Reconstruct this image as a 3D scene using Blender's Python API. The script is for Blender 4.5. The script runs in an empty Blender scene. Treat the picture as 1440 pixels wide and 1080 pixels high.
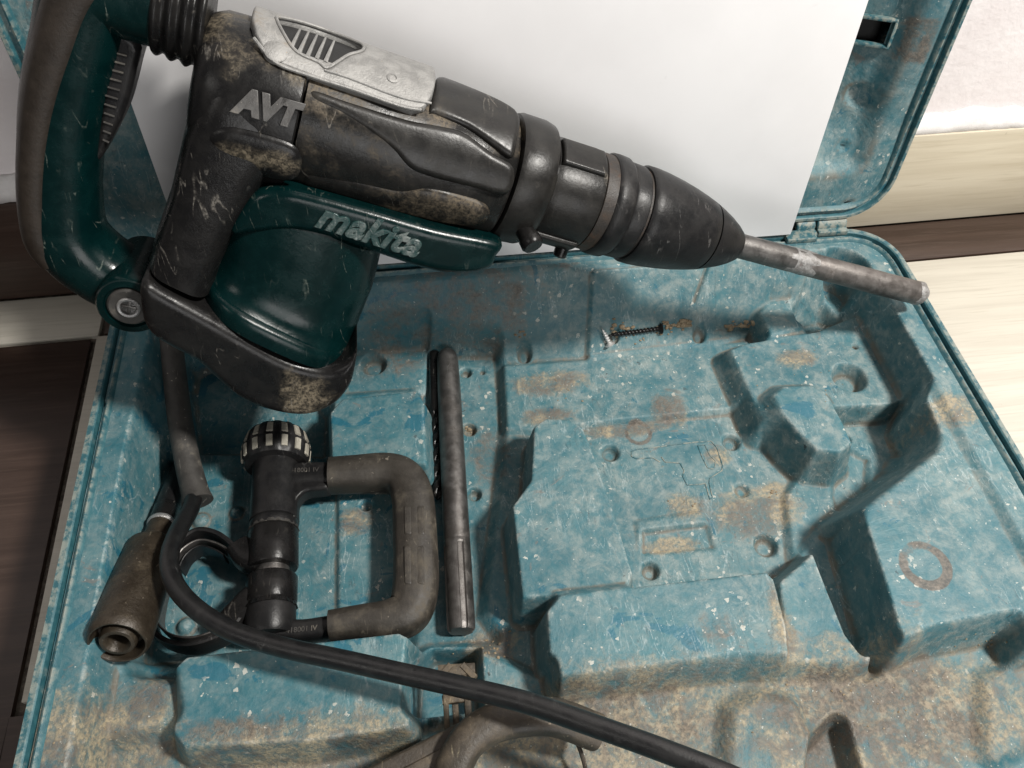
import bpy, bmesh, math, random
import numpy as np
from mathutils import Vector, Matrix
from mathutils.geometry import delaunay_2d_cdt
random.seed(7); np.random.seed(7)
SC = bpy.context.scene
COL = SC.collection
A_ = np.array
def nrm(v): return v / np.linalg.norm(v)

# ------------------------------------------------------------------ camera
FPX = 1110.0                                   # focal length in pixels of a 1440 px wide picture
def ray0(px, py): return A_([px - 720.0, 540.0 - py, -FPX])
YV = nrm(ray0(469, -973))
XV = A_([11500 - 720, 540 + 421, -FPX], float); XV = nrm(XV - YV * XV.dot(YV))
ROT = A_([XV, YV, np.cross(XV, YV)])
def ray(px, py): return ROT @ ray0(px, py)
ZR = 0.085                                     # height of the case rim
a, b, c = ray(150, 470), ray(1345, 470), ray(1180, 321)
a, b, c = a / -a[2], b / -b[2], c / -c[2]
h = .54 / np.linalg.norm((b - a)[:2])
CAM = A_([-a[0] * h, -c[1] * h, ZR + h])
FW = -ROT[:, 2]
cd = bpy.data.cameras.new("camera"); cam = bpy.data.objects.new("camera", cd); COL.objects.link(cam)
cd.sensor_width = 36.0; cd.lens = 36.0 * FPX / 1440.0; cd.clip_start = .01; cd.clip_end = 100
cam.matrix_world = Matrix([list(ROT[i]) + [CAM[i]] for i in range(3)] + [[0, 0, 0, 1]])
SC.camera = cam

# ------------------------------------------------------------------ light (a room at night, one ceiling lamp to the right)
wd = bpy.data.worlds.new("World"); SC.world = wd; wd.use_nodes = True
bg = wd.node_tree.nodes["Background"]; bg.inputs[0].default_value = (.95, .97, 1.0, 1); bg.inputs[1].default_value = .08
ld = bpy.data.lights.new("ceiling_lamp", 'AREA'); ld.shape = 'DISK'; ld.size = .17; ld.energy = 35.0; ld.color = (1.0, .965, .91)
lamp = bpy.data.objects.new("ceiling_lamp", ld); COL.objects.link(lamp)
lamp.location = (1.0, -.47, 1.32)
lamp.rotation_euler = (Vector((.30, -.12, .05)) - Vector(lamp.location)).to_track_quat('-Z', 'Y').to_euler()
l2 = bpy.data.lights.new("front_fill", 'AREA'); l2.shape = 'SQUARE'; l2.size = .9; l2.energy = 15.0; l2.color = (1.0, .985, .97)  # added soft fill from the front, brightens the board and wall
lamp2 = bpy.data.objects.new("front_fill", l2); COL.objects.link(lamp2); lamp2.location = (.60, -2.1, .66)
lamp2.rotation_euler = (Vector((.40, 0, .12)) - Vector(lamp2.location)).to_track_quat('-Z', 'Y').to_euler()
l3 = bpy.data.lights.new("side_lamp", 'AREA'); l3.shape = 'SQUARE'; l3.size = .5; l3.energy = 3.5; l3.color = (1.0, .96, .90)
lamp3 = bpy.data.objects.new("side_lamp", l3); COL.objects.link(lamp3); lamp3.location = (-.95, -1.1, 1.6)
lamp3.rotation_euler = (Vector((0, 0, .05)) - Vector(lamp3.location)).to_track_quat('-Z', 'Y').to_euler()
SC.view_settings.view_transform = 'Standard'; SC.view_settings.look = 'None'
SC.view_settings.exposure = 0.0; SC.view_settings.gamma = 1.0

# ------------------------------------------------------------------ picture -> place
def PZ(px, py, z):
    r = ray(px, py); return CAM + r * ((z - CAM[2]) / r[2])
def PY(px, py, y):
    r = ray(px, py); return CAM + r * ((y - CAM[1]) / r[1])
def PP(px, py, o, n):
    r = ray(px, py); return CAM + r * ((o - CAM).dot(n) / r.dot(n))

# ------------------------------------------------------------------ mesh helpers
def root(name, label, cat, loc, group=None):
    o = bpy.data.objects.new(name, None); COL.objects.link(o); o.location = loc
    o.empty_display_size = .02
    o['label'] = label; o['category'] = cat
    if group: o['group'] = group
    return o
def wloc(o):
    p = Vector((0, 0, 0))
    while o is not None: p += o.location; o = o.parent
    return A_(p)
def obj(name, vf, mat, parent=None, angle=40, attrs=None, flat=False):
    v, f = vf
    v = np.asarray(v, float)
    if parent is not None: v = v - wloc(parent)
    me = bpy.data.meshes.new(name)
    me.from_pydata(v.tolist(), [], [tuple(int(i) for i in q) for q in f] if not isinstance(f, np.ndarray) else f.tolist())
    me.update()
    bm = bmesh.new(); bm.from_mesh(me)
    bmesh.ops.recalc_face_normals(bm, faces=bm.faces); bm.to_mesh(me); bm.free()
    if not flat:
        me.shade_smooth()
        if angle < 180: me.set_sharp_from_angle(angle=math.radians(angle))
    if attrs:
        for k, d in attrs.items():
            at = me.attributes.new(k, 'FLOAT', 'POINT'); at.data.foreach_set('value', np.asarray(d, np.float32))
    o = bpy.data.objects.new(name, me); COL.objects.link(o)
    if parent is not None: o.parent = parent
    me.materials.append(mat)
    return o
def join(*vfs):
    V, F, n = [], [], 0
    for v, f in vfs:
        v = np.asarray(v, float); V.append(v)
        F += [tuple(int(i) + n for i in q) for q in f]; n += len(v)
    return np.vstack(V), F
def rings(R, closed=True, caps=True):
    """list of equal rings of points -> tube"""
    n = len(R[0]); V = np.vstack(R); F = []
    for i in range(len(R) - 1):
        for j in range(n if closed else n - 1):
            k = (j + 1) % n
            F.append((i * n + j, i * n + k, (i + 1) * n + k, (i + 1) * n + j))
    if caps:
        F.append(tuple(range(n))[::-1]); F.append(tuple(range((len(R) - 1) * n, len(R) * n)))
    return V, F
def cross_ref(ax):
    r = A_([0, 0, 1.]) if abs(ax[2]) < .9 else A_([0, 1., 0])
    e = nrm(np.cross(ax, r)); return e, np.cross(ax, e)
def lathe(prof, o, ax, n=40, wob=None):
    ax = nrm(A_(ax, float)); e, g = cross_ref(ax); R = []
    th = np.linspace(0, 2 * math.pi, n, endpoint=False)
    for s, r in prof:
        rr = np.full(n, max(r, 1e-5)) if wob is None else max(r, 1e-5) * (1 + wob(s, th))
        R.append(A_(o) + ax * s + np.outer(np.cos(th) * rr, e) + np.outer(np.sin(th) * rr, g))
    return rings(R)
def smooth_path(pts, n, closed=False):
    p = A_(pts, float); m = len(p)
    out = []
    segs = m if closed else m - 1
    for i in range(segs):
        p1, p2 = p[i], p[(i + 1) % m]
        p0 = p[(i - 1) % m] if (closed or i > 0) else 2 * p1 - p2
        p3 = p[(i + 2) % m] if (closed or i + 2 < m) else 2 * p2 - p1
        for t in np.linspace(0, 1, n, endpoint=False):
            out.append(.5 * ((2 * p1) + (-p0 + p2) * t + (2 * p0 - 5 * p1 + 4 * p2 - p3) * t ** 2 + (-p0 + 3 * p1 - 3 * p2 + p3) * t ** 3))
    if not closed: out.append(p[-1])
    return A_(out)
def sup(n, p, a=1, b=1):
    t = np.linspace(0, 2 * math.pi, n, endpoint=False)
    c, s = np.cos(t), np.sin(t)
    return np.stack([a * np.sign(c) * np.abs(c) ** (2 / p), b * np.sign(s) * np.abs(s) ** (2 / p)], 1)
def sweep(path, ra, rb=None, up=None, n=20, p=2.0, caps=True, closed=False, sec=None):
    """ra: half width across 'up', rb: half width along 'up' (arrays or numbers)"""
    path = A_(path, float); m = len(path)
    ra = np.broadcast_to(ra, m) if np.ndim(ra) == 0 else A_(ra)
    rb = ra if rb is None else (np.broadcast_to(rb, m) if np.ndim(rb) == 0 else A_(rb))
    R = []; prev = None
    for i in range(m):
        t = path[(i + 1) % m] - path[i - 1] if closed else path[min(i + 1, m - 1)] - path[max(i - 1, 0)]
        t = nrm(t)
        if up is not None: g = nrm(A_(up) - t * t.dot(A_(up)))
        else:
            if prev is None: prev = cross_ref(t)[1]
            g = nrm(prev - t * t.dot(prev)); prev = g
        e = np.cross(g, t)
        s = sup(n, p) if sec is None else sec
        R.append(path[i] + np.outer(s[:, 0] * ra[i], e) + np.outer(s[:, 1] * rb[i], g))
    if closed: R.append(R[0]); return rings(R, caps=False)
    return rings(R, caps=caps)
def resample_poly(p, step):
    p = A_(p, float); out = []
    for i in range(len(p)):
        q = p[(i + 1) % len(p)]; d = np.linalg.norm(q - p[i]); k = max(1, int(round(d / step)))
        for t in range(k): out.append(p[i] + (q - p[i]) * t / k)
    return A_(out)
def sdf(poly, X, Y):
    """signed distance, negative inside"""
    P = A_(poly, float); d = np.full(X.shape, 1e9); s = np.ones(X.shape)
    n = len(P); j = n - 1
    for i in range(n):
        ex, ey = P[j, 0] - P[i, 0], P[j, 1] - P[i, 1]
        wx, wy = X - P[i, 0], Y - P[i, 1]
        t = np.clip((wx * ex + wy * ey) / (ex * ex + ey * ey + 1e-18), 0, 1)
        d = np.minimum(d, (wx - ex * t) ** 2 + (wy - ey * t) ** 2)
        c1 = Y >= P[i, 1]; c2 = Y < P[j, 1]; c3 = ex * wy > ey * wx
        flip = (c1 & c2 & c3) | (~c1 & ~c2 & ~c3)
        s = np.where(flip, -s, s); j = i
    return s * np.sqrt(d)
def proj(p):
    q = ROT.T @ (A_(p) - CAM); return 720 + FPX * q[0] / -q[2], 540 - FPX * q[1] / -q[2]
def shell(poly, fmap, thick, R, step, holes=(), base=-.0008, smooth_n=6):
    """a raised patch on a surface: fmap(a, b, k) gives the 3-D point at height k; rounded border of radius R, side wall down to base"""
    P = smooth_path(poly, smooth_n, True) if smooth_n > 1 else A_(poly, float)
    loops = [resample_poly(P, step)] + [resample_poly(smooth_path(q, 6, True), step) for q in holes]
    P = loops[0]
    def dist(x, y):
        d = -sdf(P, x, y)
        for q in loops[1:]: d = np.minimum(d, sdf(q, x, y))
        return d
    pts = []; edges = []
    for L in loops:
        n0 = len(pts); pts += [tuple(q) for q in L]
        edges += [(n0 + i, n0 + (i + 1) % len(L)) for i in range(len(L))]
    nb = len(pts)
    for fr in (.08, .22, .45, .72, 1.0):                       # rings that follow the border keep its edge clean
        dr = R * fr
        for L in loops:
            t = np.roll(L, -1, 0) - np.roll(L, 1, 0); t /= np.linalg.norm(t, axis=1)[:, None] + 1e-12; nn = np.stack([-t[:, 1], t[:, 0]], 1)
            for sg in (1, -1):
                q = L + nn * dr * sg; dq = dist(q[:, 0], q[:, 1]); k = dq > dr * .96
                pts += [tuple(p) for p in q[k]]
    lo, hi = P.min(0), P.max(0)
    gx, gy = np.meshgrid(np.arange(lo[0], hi[0], step), np.arange(lo[1], hi[1], step)); gx = gx.ravel(); gy = gy.ravel()
    k = dist(gx, gy) > R + step * .5
    pts += list(zip(gx[k], gy[k]))
    sc = 1.0 / max(hi - lo)
    vs, _, fs, *_r = delaunay_2d_cdt([Vector((float((x - lo[0]) * sc), float((y - lo[1]) * sc))) for x, y in pts], edges, [], 1, 1e-6)
    V = A_([(q.x / sc + lo[0], q.y / sc + lo[1]) for q in vs])
    cen = A_([V[list(t)].mean(0) for t in fs]); ok = dist(cen[:, 0], cen[:, 1]) > 0
    F = [tuple(t) for t, o in zip(fs, ok) if o]
    d = np.clip(dist(V[:, 0], V[:, 1]), 0, R)
    b0 = max(base, -.0002) if thick > 0 else thick
    kk = b0 + (thick - b0) * np.sqrt(np.clip(1 - (1 - d / R) ** 2, 0, 1))
    V3 = [fmap(x, y, z) for (x, y), z in zip(V, kk)]
    for L in loops:                                             # side walls
        n0 = len(V3); m = len(L)
        V3 += [fmap(x, y, b0) for x, y in L] + [fmap(x, y, base) for x, y in L]
        F += [(n0 + i, n0 + (i + 1) % m, n0 + m + (i + 1) % m, n0 + m + i) for i in range(m)]
    return A_(V3), F
def box(x0, x1, y0, y1, z0, z1, bev=0.0):
    bm = bmesh.new(); bmesh.ops.create_cube(bm, size=1)
    for v in bm.verts:
        v.co = Vector(((x0 + x1) / 2 + v.co.x * (x1 - x0), (y0 + y1) / 2 + v.co.y * (y1 - y0), (z0 + z1) / 2 + v.co.z * (z1 - z0)))
    if bev: bmesh.ops.bevel(bm, geom=bm.edges[:], offset=bev, segments=2, profile=.5, affect='EDGES')
    bm.verts.index_update()
    r = [tuple(v.co) for v in bm.verts], [tuple(v.index for v in f.verts) for f in bm.faces]; bm.free(); return r
def frame(vf, o, ex, ey, ez):
    v, f = vf; v = np.asarray(v); return A_(o) + np.outer(v[:, 0], ex) + np.outer(v[:, 1], ey) + np.outer(v[:, 2], ez), f
def text_mesh(s, size, ext, o, ex, ey, ez, shear=0.0, off=0.0, spacing=1.0, bevel=0.0):
    cu = bpy.data.curves.new("t", 'FONT'); cu.body = s; cu.size = size; cu.extrude = ext; cu.shear = shear; cu.offset = off
    cu.space_character = spacing; cu.align_x = 'CENTER'; cu.align_y = 'CENTER'; cu.resolution_u = 5; cu.bevel_depth = bevel
    ob = bpy.data.objects.new("t", cu); COL.objects.link(ob)
    dg = bpy.context.evaluated_depsgraph_get(); me = bpy.data.meshes.new_from_object(ob.evaluated_get(dg))
    v = A_([tuple(q.co) for q in me.vertices]); f = [tuple(p.vertices) for p in me.polygons]
    bpy.data.objects.remove(ob); bpy.data.curves.remove(cu); bpy.data.meshes.remove(me)
    return frame((v, f), o, ex, ey, ez)

# ------------------------------------------------------------------ materials
class NT:
    def __init__(s, name):
        s.m = bpy.data.materials.new(name); s.m.use_nodes = True; s.t = s.m.node_tree; s.t.nodes.clear()
        s.out = s.n('ShaderNodeOutputMaterial'); s.b = s.n('ShaderNodeBsdfPrincipled')
        s.l(s.b.outputs[0], s.out.inputs[0]); s.co = s.n('ShaderNodeTexCoord').outputs['Object']
    def n(s, t): return s.t.nodes.new(t)
    def l(s, a, b): s.t.links.new(a, b)
    def put(s, sock, v):
        if hasattr(v, 'is_output'): s.l(v, sock)
        else: sock.default_value = v
    def noise(s, scale, detail=6, rough=.6, dist=0.0, co=None, w=None):
        n = s.n('ShaderNodeTexNoise'); n.inputs['Scale'].default_value = scale; n.inputs['Detail'].default_value = detail
        n.inputs['Roughness'].default_value = rough; n.inputs['Distortion'].default_value = dist
        s.l(co if co is not None else s.co, n.inputs['Vector']); return n.outputs[0]
    def mapping(s, rot=(0, 0, 0), scale=(1, 1, 1), loc=(0, 0, 0)):
        m = s.n('ShaderNodeMapping'); m.inputs['Rotation'].default_value = rot; m.inputs['Scale'].default_value = scale
        m.inputs['Location'].default_value = loc; s.l(s.co, m.inputs['Vector']); return m.outputs[0]
    def ramp(s, v, lo, hi, a=0.0, b=1.0):
        n = s.n('ShaderNodeMapRange'); n.interpolation_type = 'SMOOTHSTEP'
        n.inputs[1].default_value = lo; n.inputs[2].default_value = hi; n.inputs[3].default_value = a; n.inputs[4].default_value = b
        s.put(n.inputs[0], v); return n.outputs[0]
    def math(s, op, a, b=0.0, clamp=False):
        n = s.n('ShaderNodeMath'); n.operation = op; n.use_clamp = clamp; s.put(n.inputs[0], a); s.put(n.inputs[1], b); return n.outputs[0]
    def mix(s, f, a, b):
        n = s.n('ShaderNodeMix'); n.data_type = 'RGBA'; s.put(n.inputs[0], f)
        for sk, v in ((n.inputs[6], a), (n.inputs[7], b)):
            if hasattr(v, 'is_output'): s.l(v, sk)
            else: sk.default_value = (*v, 1)
        return n.outputs[2]
    def attr(s, name):
        n = s.n('ShaderNodeAttribute'); n.attribute_name = name; return n.outputs['Fac']
    def bump(s, hgt, strength, dist, prev=None):
        n = s.n('ShaderNodeBump'); n.inputs['Strength'].default_value = strength; n.inputs['Distance'].default_value = dist
        s.l(hgt, n.inputs['Height'])
        if prev is not None: s.l(prev, n.inputs['Normal'])
        return n.outputs[0]
    def scratch(s, seed, freq, thr):
        """broken hairlines running in several directions"""
        out = None
        for i in range(3):
            rng = random.Random(seed * 10 + i); f = freq * rng.uniform(.07, .13)
            co = s.mapping((rng.uniform(0, 3), rng.uniform(0, 3), rng.uniform(0, 3)), (f, f * .22, f * .22), (rng.uniform(0, 9),) * 3)
            d = s.math('ABSOLUTE', s.math('SUBTRACT', s.noise(1.0, 2, .5, .15, co), .5))
            v = s.math('MULTIPLY', s.ramp(d, .002, .011, 1.0, 0.0), s.ramp(s.noise(f * .9, 2, .5, 0, s.mapping((0, 0, 0), (1, 1, 1), (i * 3.3 + seed,) * 3)), thr - .10, thr - .02))
            out = v if out is None else s.math('MAXIMUM', out, v)
        return s.math('MULTIPLY', s.math('MULTIPLY', out, s.ramp(s.noise(freq * .9, 2), .42, .58, .25, 1.0)), s.ramp(s.noise(17, 2, .5, .6), .42, .60, .12, 1.0))
    def pt(s):
        g = s.n('ShaderNodeNewGeometry'); return g.outputs['Pointiness']
    def fin(s, col, rough, metal=0.0, normal=None, spec=.5):
        s.put(s.b.inputs['Base Color'], col if hasattr(col, 'is_output') else (*col, 1)); s.put(s.b.inputs['Roughness'], rough)
        s.put(s.b.inputs['Metallic'], metal); s.b.inputs['Specular IOR Level'].default_value = spec
        if normal is not None: s.l(normal, s.b.inputs['Normal'])
        return s.m

def worn(name, base, base2, dust, amt=.5, scale=60, rough=.5, scr=.66, scr_col=(.4, .38, .34), metal=0.0, bump=.3, specks=True, edge=None, seed=1, spec=.5, dattr=False, sstr=.42):
    t = NT(name)
    n1 = t.noise(scale * .35, 7, .66, .6); n2 = t.noise(scale * 1.7, 6, .65, .2); n3 = t.noise(scale * 12, 4, .7)
    c = t.mix(t.ramp(n2, .35, .65), base, base2)
    m = t.math('ADD', t.math('MULTIPLY', n1, .6), t.math('MULTIPLY', n2, .4))
    if dattr: m = t.math('ADD', m, t.math('MULTIPLY', t.attr('dust'), .26))
    d = t.ramp(m, .62 - .28 * amt, .80 - .28 * amt)
    d = t.math('MULTIPLY', d, t.ramp(n3, .34, .60, .15 if dattr else .45, 1.0))
    if dattr: d = t.math('MULTIPLY', d, t.ramp(t.noise(scale * 4.5, 5, .7, .6), .36, .56, .25, 1.0))
    c = t.mix(t.math('MULTIPLY', d, .85), c, dust)
    if scr:
        s = t.scratch(seed, 900, scr); c = t.mix(t.math('MULTIPLY', s, sstr), c, scr_col)
    if specks:
        sp = t.ramp(t.noise(scale * 7, 2, .5), .715, .75); c = t.mix(t.math('MULTIPLY', sp, .7), c, tuple(min(1, x * 1.25 + .05) for x in dust))
    if edge is not None:
        e = t.math('MULTIPLY', t.ramp(t.pt(), .52, .60), t.ramp(n2, .40, .58)); c = t.mix(e, c, edge)
    r = t.math('ADD', rough, t.math('MULTIPLY', d, .30), True)
    r = t.math('ADD', r, t.ramp(n2, .3, .7, -.07, .07), True)
    nb = t.bump(n3, bump, .0006); nb = t.bump(n2, bump * .5, .0015, nb)
    return t.fin(c, r, metal, nb, spec)

def tray_material():
    t = NT("worn_teal_plastic")
    n1 = t.noise(16, 8, .68, .8); n2 = t.noise(75, 7, .68, .5); n3 = t.noise(420, 5, .7); n4 = t.noise(36, 5, .6, 1.2)
    tan, brown, clean = t.attr('tan'), t.attr('brown'), t.attr('clean')
    c = t.mix(t.ramp(n1, .35, .65), (.017, .100, .128), (.028, .132, .160))
    n5 = t.noise(190, 6, .72, .4)
    m = t.math('ADD', t.math('MULTIPLY', n1, .38), t.math('MULTIPLY', n2, .62))
    bare = t.ramp(t.math('ADD', n4, t.math('MULTIPLY', clean, .095)), .665, .695)
    c = t.mix(t.math('MULTIPLY', bare, .6), c, (.010, .095, .145))
    film = t.math('ADD', t.ramp(m, .34, .66, .26, .66), t.ramp(n5, .36, .64, -.20, .22), True)
    film = t.math('MULTIPLY', film, t.math('SUBTRACT', 1.0, t.math('MULTIPLY', bare, .85)), True)
    film = t.math('MULTIPLY', film, t.math('SUBTRACT', 1.0, t.math('MULTIPLY', clean, .45)), True)
    c = t.mix(t.math('MULTIPLY', film, .92), c, t.mix(t.ramp(n2, .4, .6), (.135, .182, .182), (.245, .275, .258)))
    cv = t.math('MULTIPLY', t.ramp(t.pt(), .497, .470), t.ramp(n2, .35, .6, .3, 1.0))       # grime that has gathered in the seams
    c = t.mix(t.math('MULTIPLY', cv, .85), c, (.120, .106, .082))
    # scuffs
    s1 = t.scratch(3, 1300, .60); c = t.mix(t.math('MULTIPLY', s1, .38), c, (.45, .50, .50))
    s2 = t.scratch(9, 800, .62); c = t.mix(t.math('MULTIPLY', s2, .5), c, (.030, .060, .070))
    s3 = t.scratch(15, 500, .62); c = t.mix(t.math('MULTIPLY', s3, .28), c, (.40, .43, .42))
    # round splashes of cement, and small dark nicks
    for sc_, th_, sd_, col_, am_ in ((230, .17, .53, (.46, .45, .40), .75), (110, .075, .58, (.44, .41, .33), .6), (120, .085, .58, (.022, .032, .036), .8)):
        vo = t.n('ShaderNodeTexVoronoi'); vo.inputs['Scale'].default_value = sc_; vo.inputs['Randomness'].default_value = 1.0
        mp_ = t.mapping((0, 0, sc_ * .01), (1, 1, 1), (sc_ * .013, .2, 0)); w_ = t.n('ShaderNodeVectorMath'); w_.operation = 'ADD'; t.l(mp_, w_.inputs[0])
        nz = t.n('ShaderNodeTexNoise'); nz.inputs['Scale'].default_value = sc_ * 2.2; t.l(t.co, nz.inputs['Vector'])
        vs_ = t.n('ShaderNodeVectorMath'); vs_.operation = 'SCALE'; vs_.inputs['Scale'].default_value = .9 / sc_; t.l(nz.outputs['Color'], vs_.inputs[0]); t.l(vs_.outputs[0], w_.inputs[1])
        t.l(w_.outputs[0], vo.inputs['Vector'])
        rnd = t.n('ShaderNodeSeparateColor'); t.l(vo.outputs['Color'], rnd.inputs[0])
        dot = t.math('MULTIPLY', t.math('LESS_THAN', vo.outputs['Distance'], t.math('MULTIPLY', rnd.outputs[0], th_ * 2)), t.math('GREATER_THAN', rnd.outputs[1], .55))
        dot = t.math('MULTIPLY', dot, t.ramp(t.noise(19 + sc_ * .03, 3, .6), sd_ - .06, sd_ + .06))
        c = t.mix(t.math('MULTIPLY', dot, am_), c, col_)
    # brown smears and black marks
    bm_ = t.math('MULTIPLY', t.ramp(t.noise(48, 6, .7, 1.5), .62, .68), .55); c = t.mix(bm_, c, (.15, .125, .108))
    bk = t.ramp(t.noise(150, 3, .6, 2.0), .725, .75); c = t.mix(t.math('MULTIPLY', bk, .7), c, (.03, .03, .032))
    # tan caked dust
    tn = t.math('MULTIPLY', t.ramp(t.math('ADD', t.math('MULTIPLY', tan, .36), t.math('ADD', t.math('MULTIPLY', n2, .6), t.math('MULTIPLY', n5, .4))), .62, .90), t.ramp(n3, .30, .58, .45, 1.0))
    tn = t.math('MAXIMUM', tn, t.math('MULTIPLY', t.ramp(t.noise(58, 7, .75, 1.0), .66, .74), .6))
    tcol = t.mix(t.ramp(n3, .35, .65), (.185, .152, .108), (.345, .285, .185)); tcol = t.mix(t.ramp(n4, .40, .60), tcol, (.125, .105, .085))
    c = t.mix(t.math('MULTIPLY', tn, .9), c, tcol)
    br = t.ramp(t.math('ADD', t.math('MULTIPLY', brown, .34), t.math('ADD', t.math('MULTIPLY', n2, .6), t.math('MULTIPLY', n5, .4))), .64, .92)
    c = t.mix(t.math('MULTIPLY', br, .85), c, t.mix(t.ramp(n3, .35, .65), (.060, .048, .040), (.135, .108, .085)))
    # white crumbs and edge wear
    sp = t.ramp(t.noise(520, 2, .5), .715, .75); c = t.mix(t.math('MULTIPLY', sp, .6), c, (.52, .52, .48))
    e = t.math('MULTIPLY', t.ramp(t.pt(), .512, .560), t.math('MULTIPLY', t.ramp(n5, .42, .60), t.ramp(n2, .38, .60))); c = t.mix(t.math('MULTIPLY', e, .50), c, (.48, .50, .47))
    r = t.math('ADD', .46, t.math('MULTIPLY', film, .24), True)
    nb = t.bump(n3, .32, .0006); nb = t.bump(n2, .25, .0018, nb); nb = t.bump(n1, .3, .006, nb); nb = t.bump(tn, .35, .0010, nb)
    return t.fin(c, r, 0, nb, .4)

M = {}
M['tray'] = tray_material()
M['lid'] = M['tray']
M['rim'] = worn("rim_teal_plastic", (.020, .085, .105), (.032, .12, .14), (.17, .185, .165), .34, 130, .5, .68, (.36, .38, .35), seed=5, edge=(.26, .26, .22))
M['green'] = worn("dark_green_plastic", (.0007, .0078, .0080), (.0010, .0112, .0112), (.060, .070, .058), .12, 45, .24, .68, (.30, .33, .28), bump=.12, seed=6, spec=.24, sstr=.35, specks=False)
M['black'] = worn("black_plastic", (.0065, .0063, .0065), (.010, .0095, .0092), (.17, .14, .105), .07, 50, .27, .645, (.26, .24, .21), bump=.2, seed=7, spec=.22, specks=False, sstr=.5)
M['black_d'] = worn("dusted_black_plastic", (.0065, .0063, .0065), (.010, .0095, .0092), (.205, .170, .120), .06, 50, .30, .655, (.26, .24, .21), bump=.18, seed=27, dattr=True, spec=.22, specks=False, sstr=.5)
M['glint_green'] = worn("glint_green_plastic", (.006, .030, .029), (.03, .055, .052), (.20, .215, .205), .52, 110, .13, .60, (.42, .44, .43), bump=.35, seed=30)  # pale mottling in the colour stands in for glints on the letters
M['letter'] = worn("worn_lit_letter_plastic", (.05, .048, .046), (.075, .072, .07), (.2, .18, .15), .35, 80, .40, .68, (.4, .38, .35), bump=.3, seed=29)  # worn black plastic, colour paled for the light on the raised letters
M['barrel_d'] = worn("ground_black_plastic", (.008, .0078, .0075), (.013, .012, .011), (.145, .115, .078), .06, 55, .29, .655, (.24, .215, .18), bump=.16, seed=28, dattr=True, spec=.24, specks=False)
M['barrel'] = worn("dusty_black_plastic", (.010, .0095, .009), (.016, .015, .0135), (.085, .072, .055), .24, 55, .34, .655, (.24, .215, .18), bump=.15, seed=8, spec=.25, specks=False)
M['dusty'] = worn("dust_caked_plastic", (.06, .05, .038), (.13, .11, .085), (.34, .29, .215), .62, 60, .6, .70, (.5, .45, .36), bump=.35, seed=9)
M['rubber'] = worn("black_rubber", (.0085, .0085, .009), (.014, .0135, .0135), (.045, .042, .040), .16, 70, .38, .66, (.15, .145, .14), bump=.2, seed=10, specks=False, spec=.24)
M['cord'] = worn("black_cord", (.006, .006, .0065), (.009, .009, .009), (.035, .033, .031), .14, 70, .36, .69, (.09, .088, .085), bump=.2, seed=33, specks=False)
M['brown_rubber'] = worn("brown_grip_rubber", (.022, .0185, .0145), (.034, .029, .023), (.105, .088, .063), .36, 50, .55, .71, (.22, .19, .14), bump=.3, seed=11)
M['grip'] = worn("dark_brown_grip", (.013, .009, .006), (.019, .013, .0085), (.06, .047, .034), .12, 60, .5, None, bump=.25, seed=12, specks=False)
M['steel'] = worn("worn_steel", (.12, .108, .10), (.19, .175, .165), (.085, .07, .06), .45, 80, .46, .67, (.42, .40, .38), metal=.75, bump=.3, seed=13)
M['dark_steel'] = worn("dark_steel", (.115, .108, .102), (.18, .172, .165), (.06, .05, .042), .45, 80, .40, .68, (.4, .38, .36), metal=.85, bump=.25, seed=14, specks=False)
M['bright'] = worn("scraped_steel", (.34, .335, .33), (.46, .455, .45), (.12, .11, .10), .50, 160, .38, .64, (.75, .74, .73), metal=.7, bump=.5, seed=15)
M['scrape'] = worn("scuffed_steel", (.19, .18, .172), (.33, .325, .32), (.10, .088, .078), .50, 190, .42, .62, (.5, .49, .48), metal=.5, bump=.6, seed=35)
M['zinc'] = worn("zinc_plating", (.60, .59, .57), (.72, .71, .70), (.3, .28, .25), .2, 120, .3, None, metal=.6, bump=.2, seed=34, specks=False)
M['alu'] = worn("cast_aluminium", (.20, .197, .19), (.285, .28, .27), (.17, .125, .075), .30, 75, .48, .65, (.50, .49, .47), metal=.35, bump=.6, seed=16)
M['rust'] = worn("rusty_steel", (.018, .015, .013), (.030, .021, .015), (.11, .050, .022), .34, 60, .55, .70, (.2, .17, .14), metal=.1, bump=.4, seed=17, specks=False)
M['hole'] = worn("recess_shade", (.006, .006, .006), (.01, .01, .01), (.03, .03, .028), .1, 60, .7, None, seed=18, specks=False)  # near-black colour stands in for the shade inside openings
M['cream'] = worn("cream_inlay", (.24, .225, .185), (.36, .34, .285), (.12, .10, .075), .42, 160, .6, .68, (.75, .7, .6), seed=19)
M['sleeve'] = worn("grey_rubber_sleeve", (.026, .024, .022), (.042, .039, .035), (.17, .15, .12), .36, 60, .6, .68, (.4, .37, .32), seed=20)
M['socket'] = worn("greasy_brown_steel", (.024, .018, .012), (.040, .031, .021), (.10, .078, .048), .34, 60, .40, .69, (.3, .25, .18), metal=.25, bump=.45, seed=21)
M['dirty'] = worn("mud_caked_plastic", (.030, .024, .017), (.055, .043, .030), (.15, .115, .072), .42, 60, .5, .70, (.35, .3, .2), bump=.4, seed=22)
M['crumb'] = worn("cement_crumb", (.26, .20, .125), (.17, .125, .08), (.36, .30, .21), .5, 300, .8, None, seed=23, specks=False)

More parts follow.
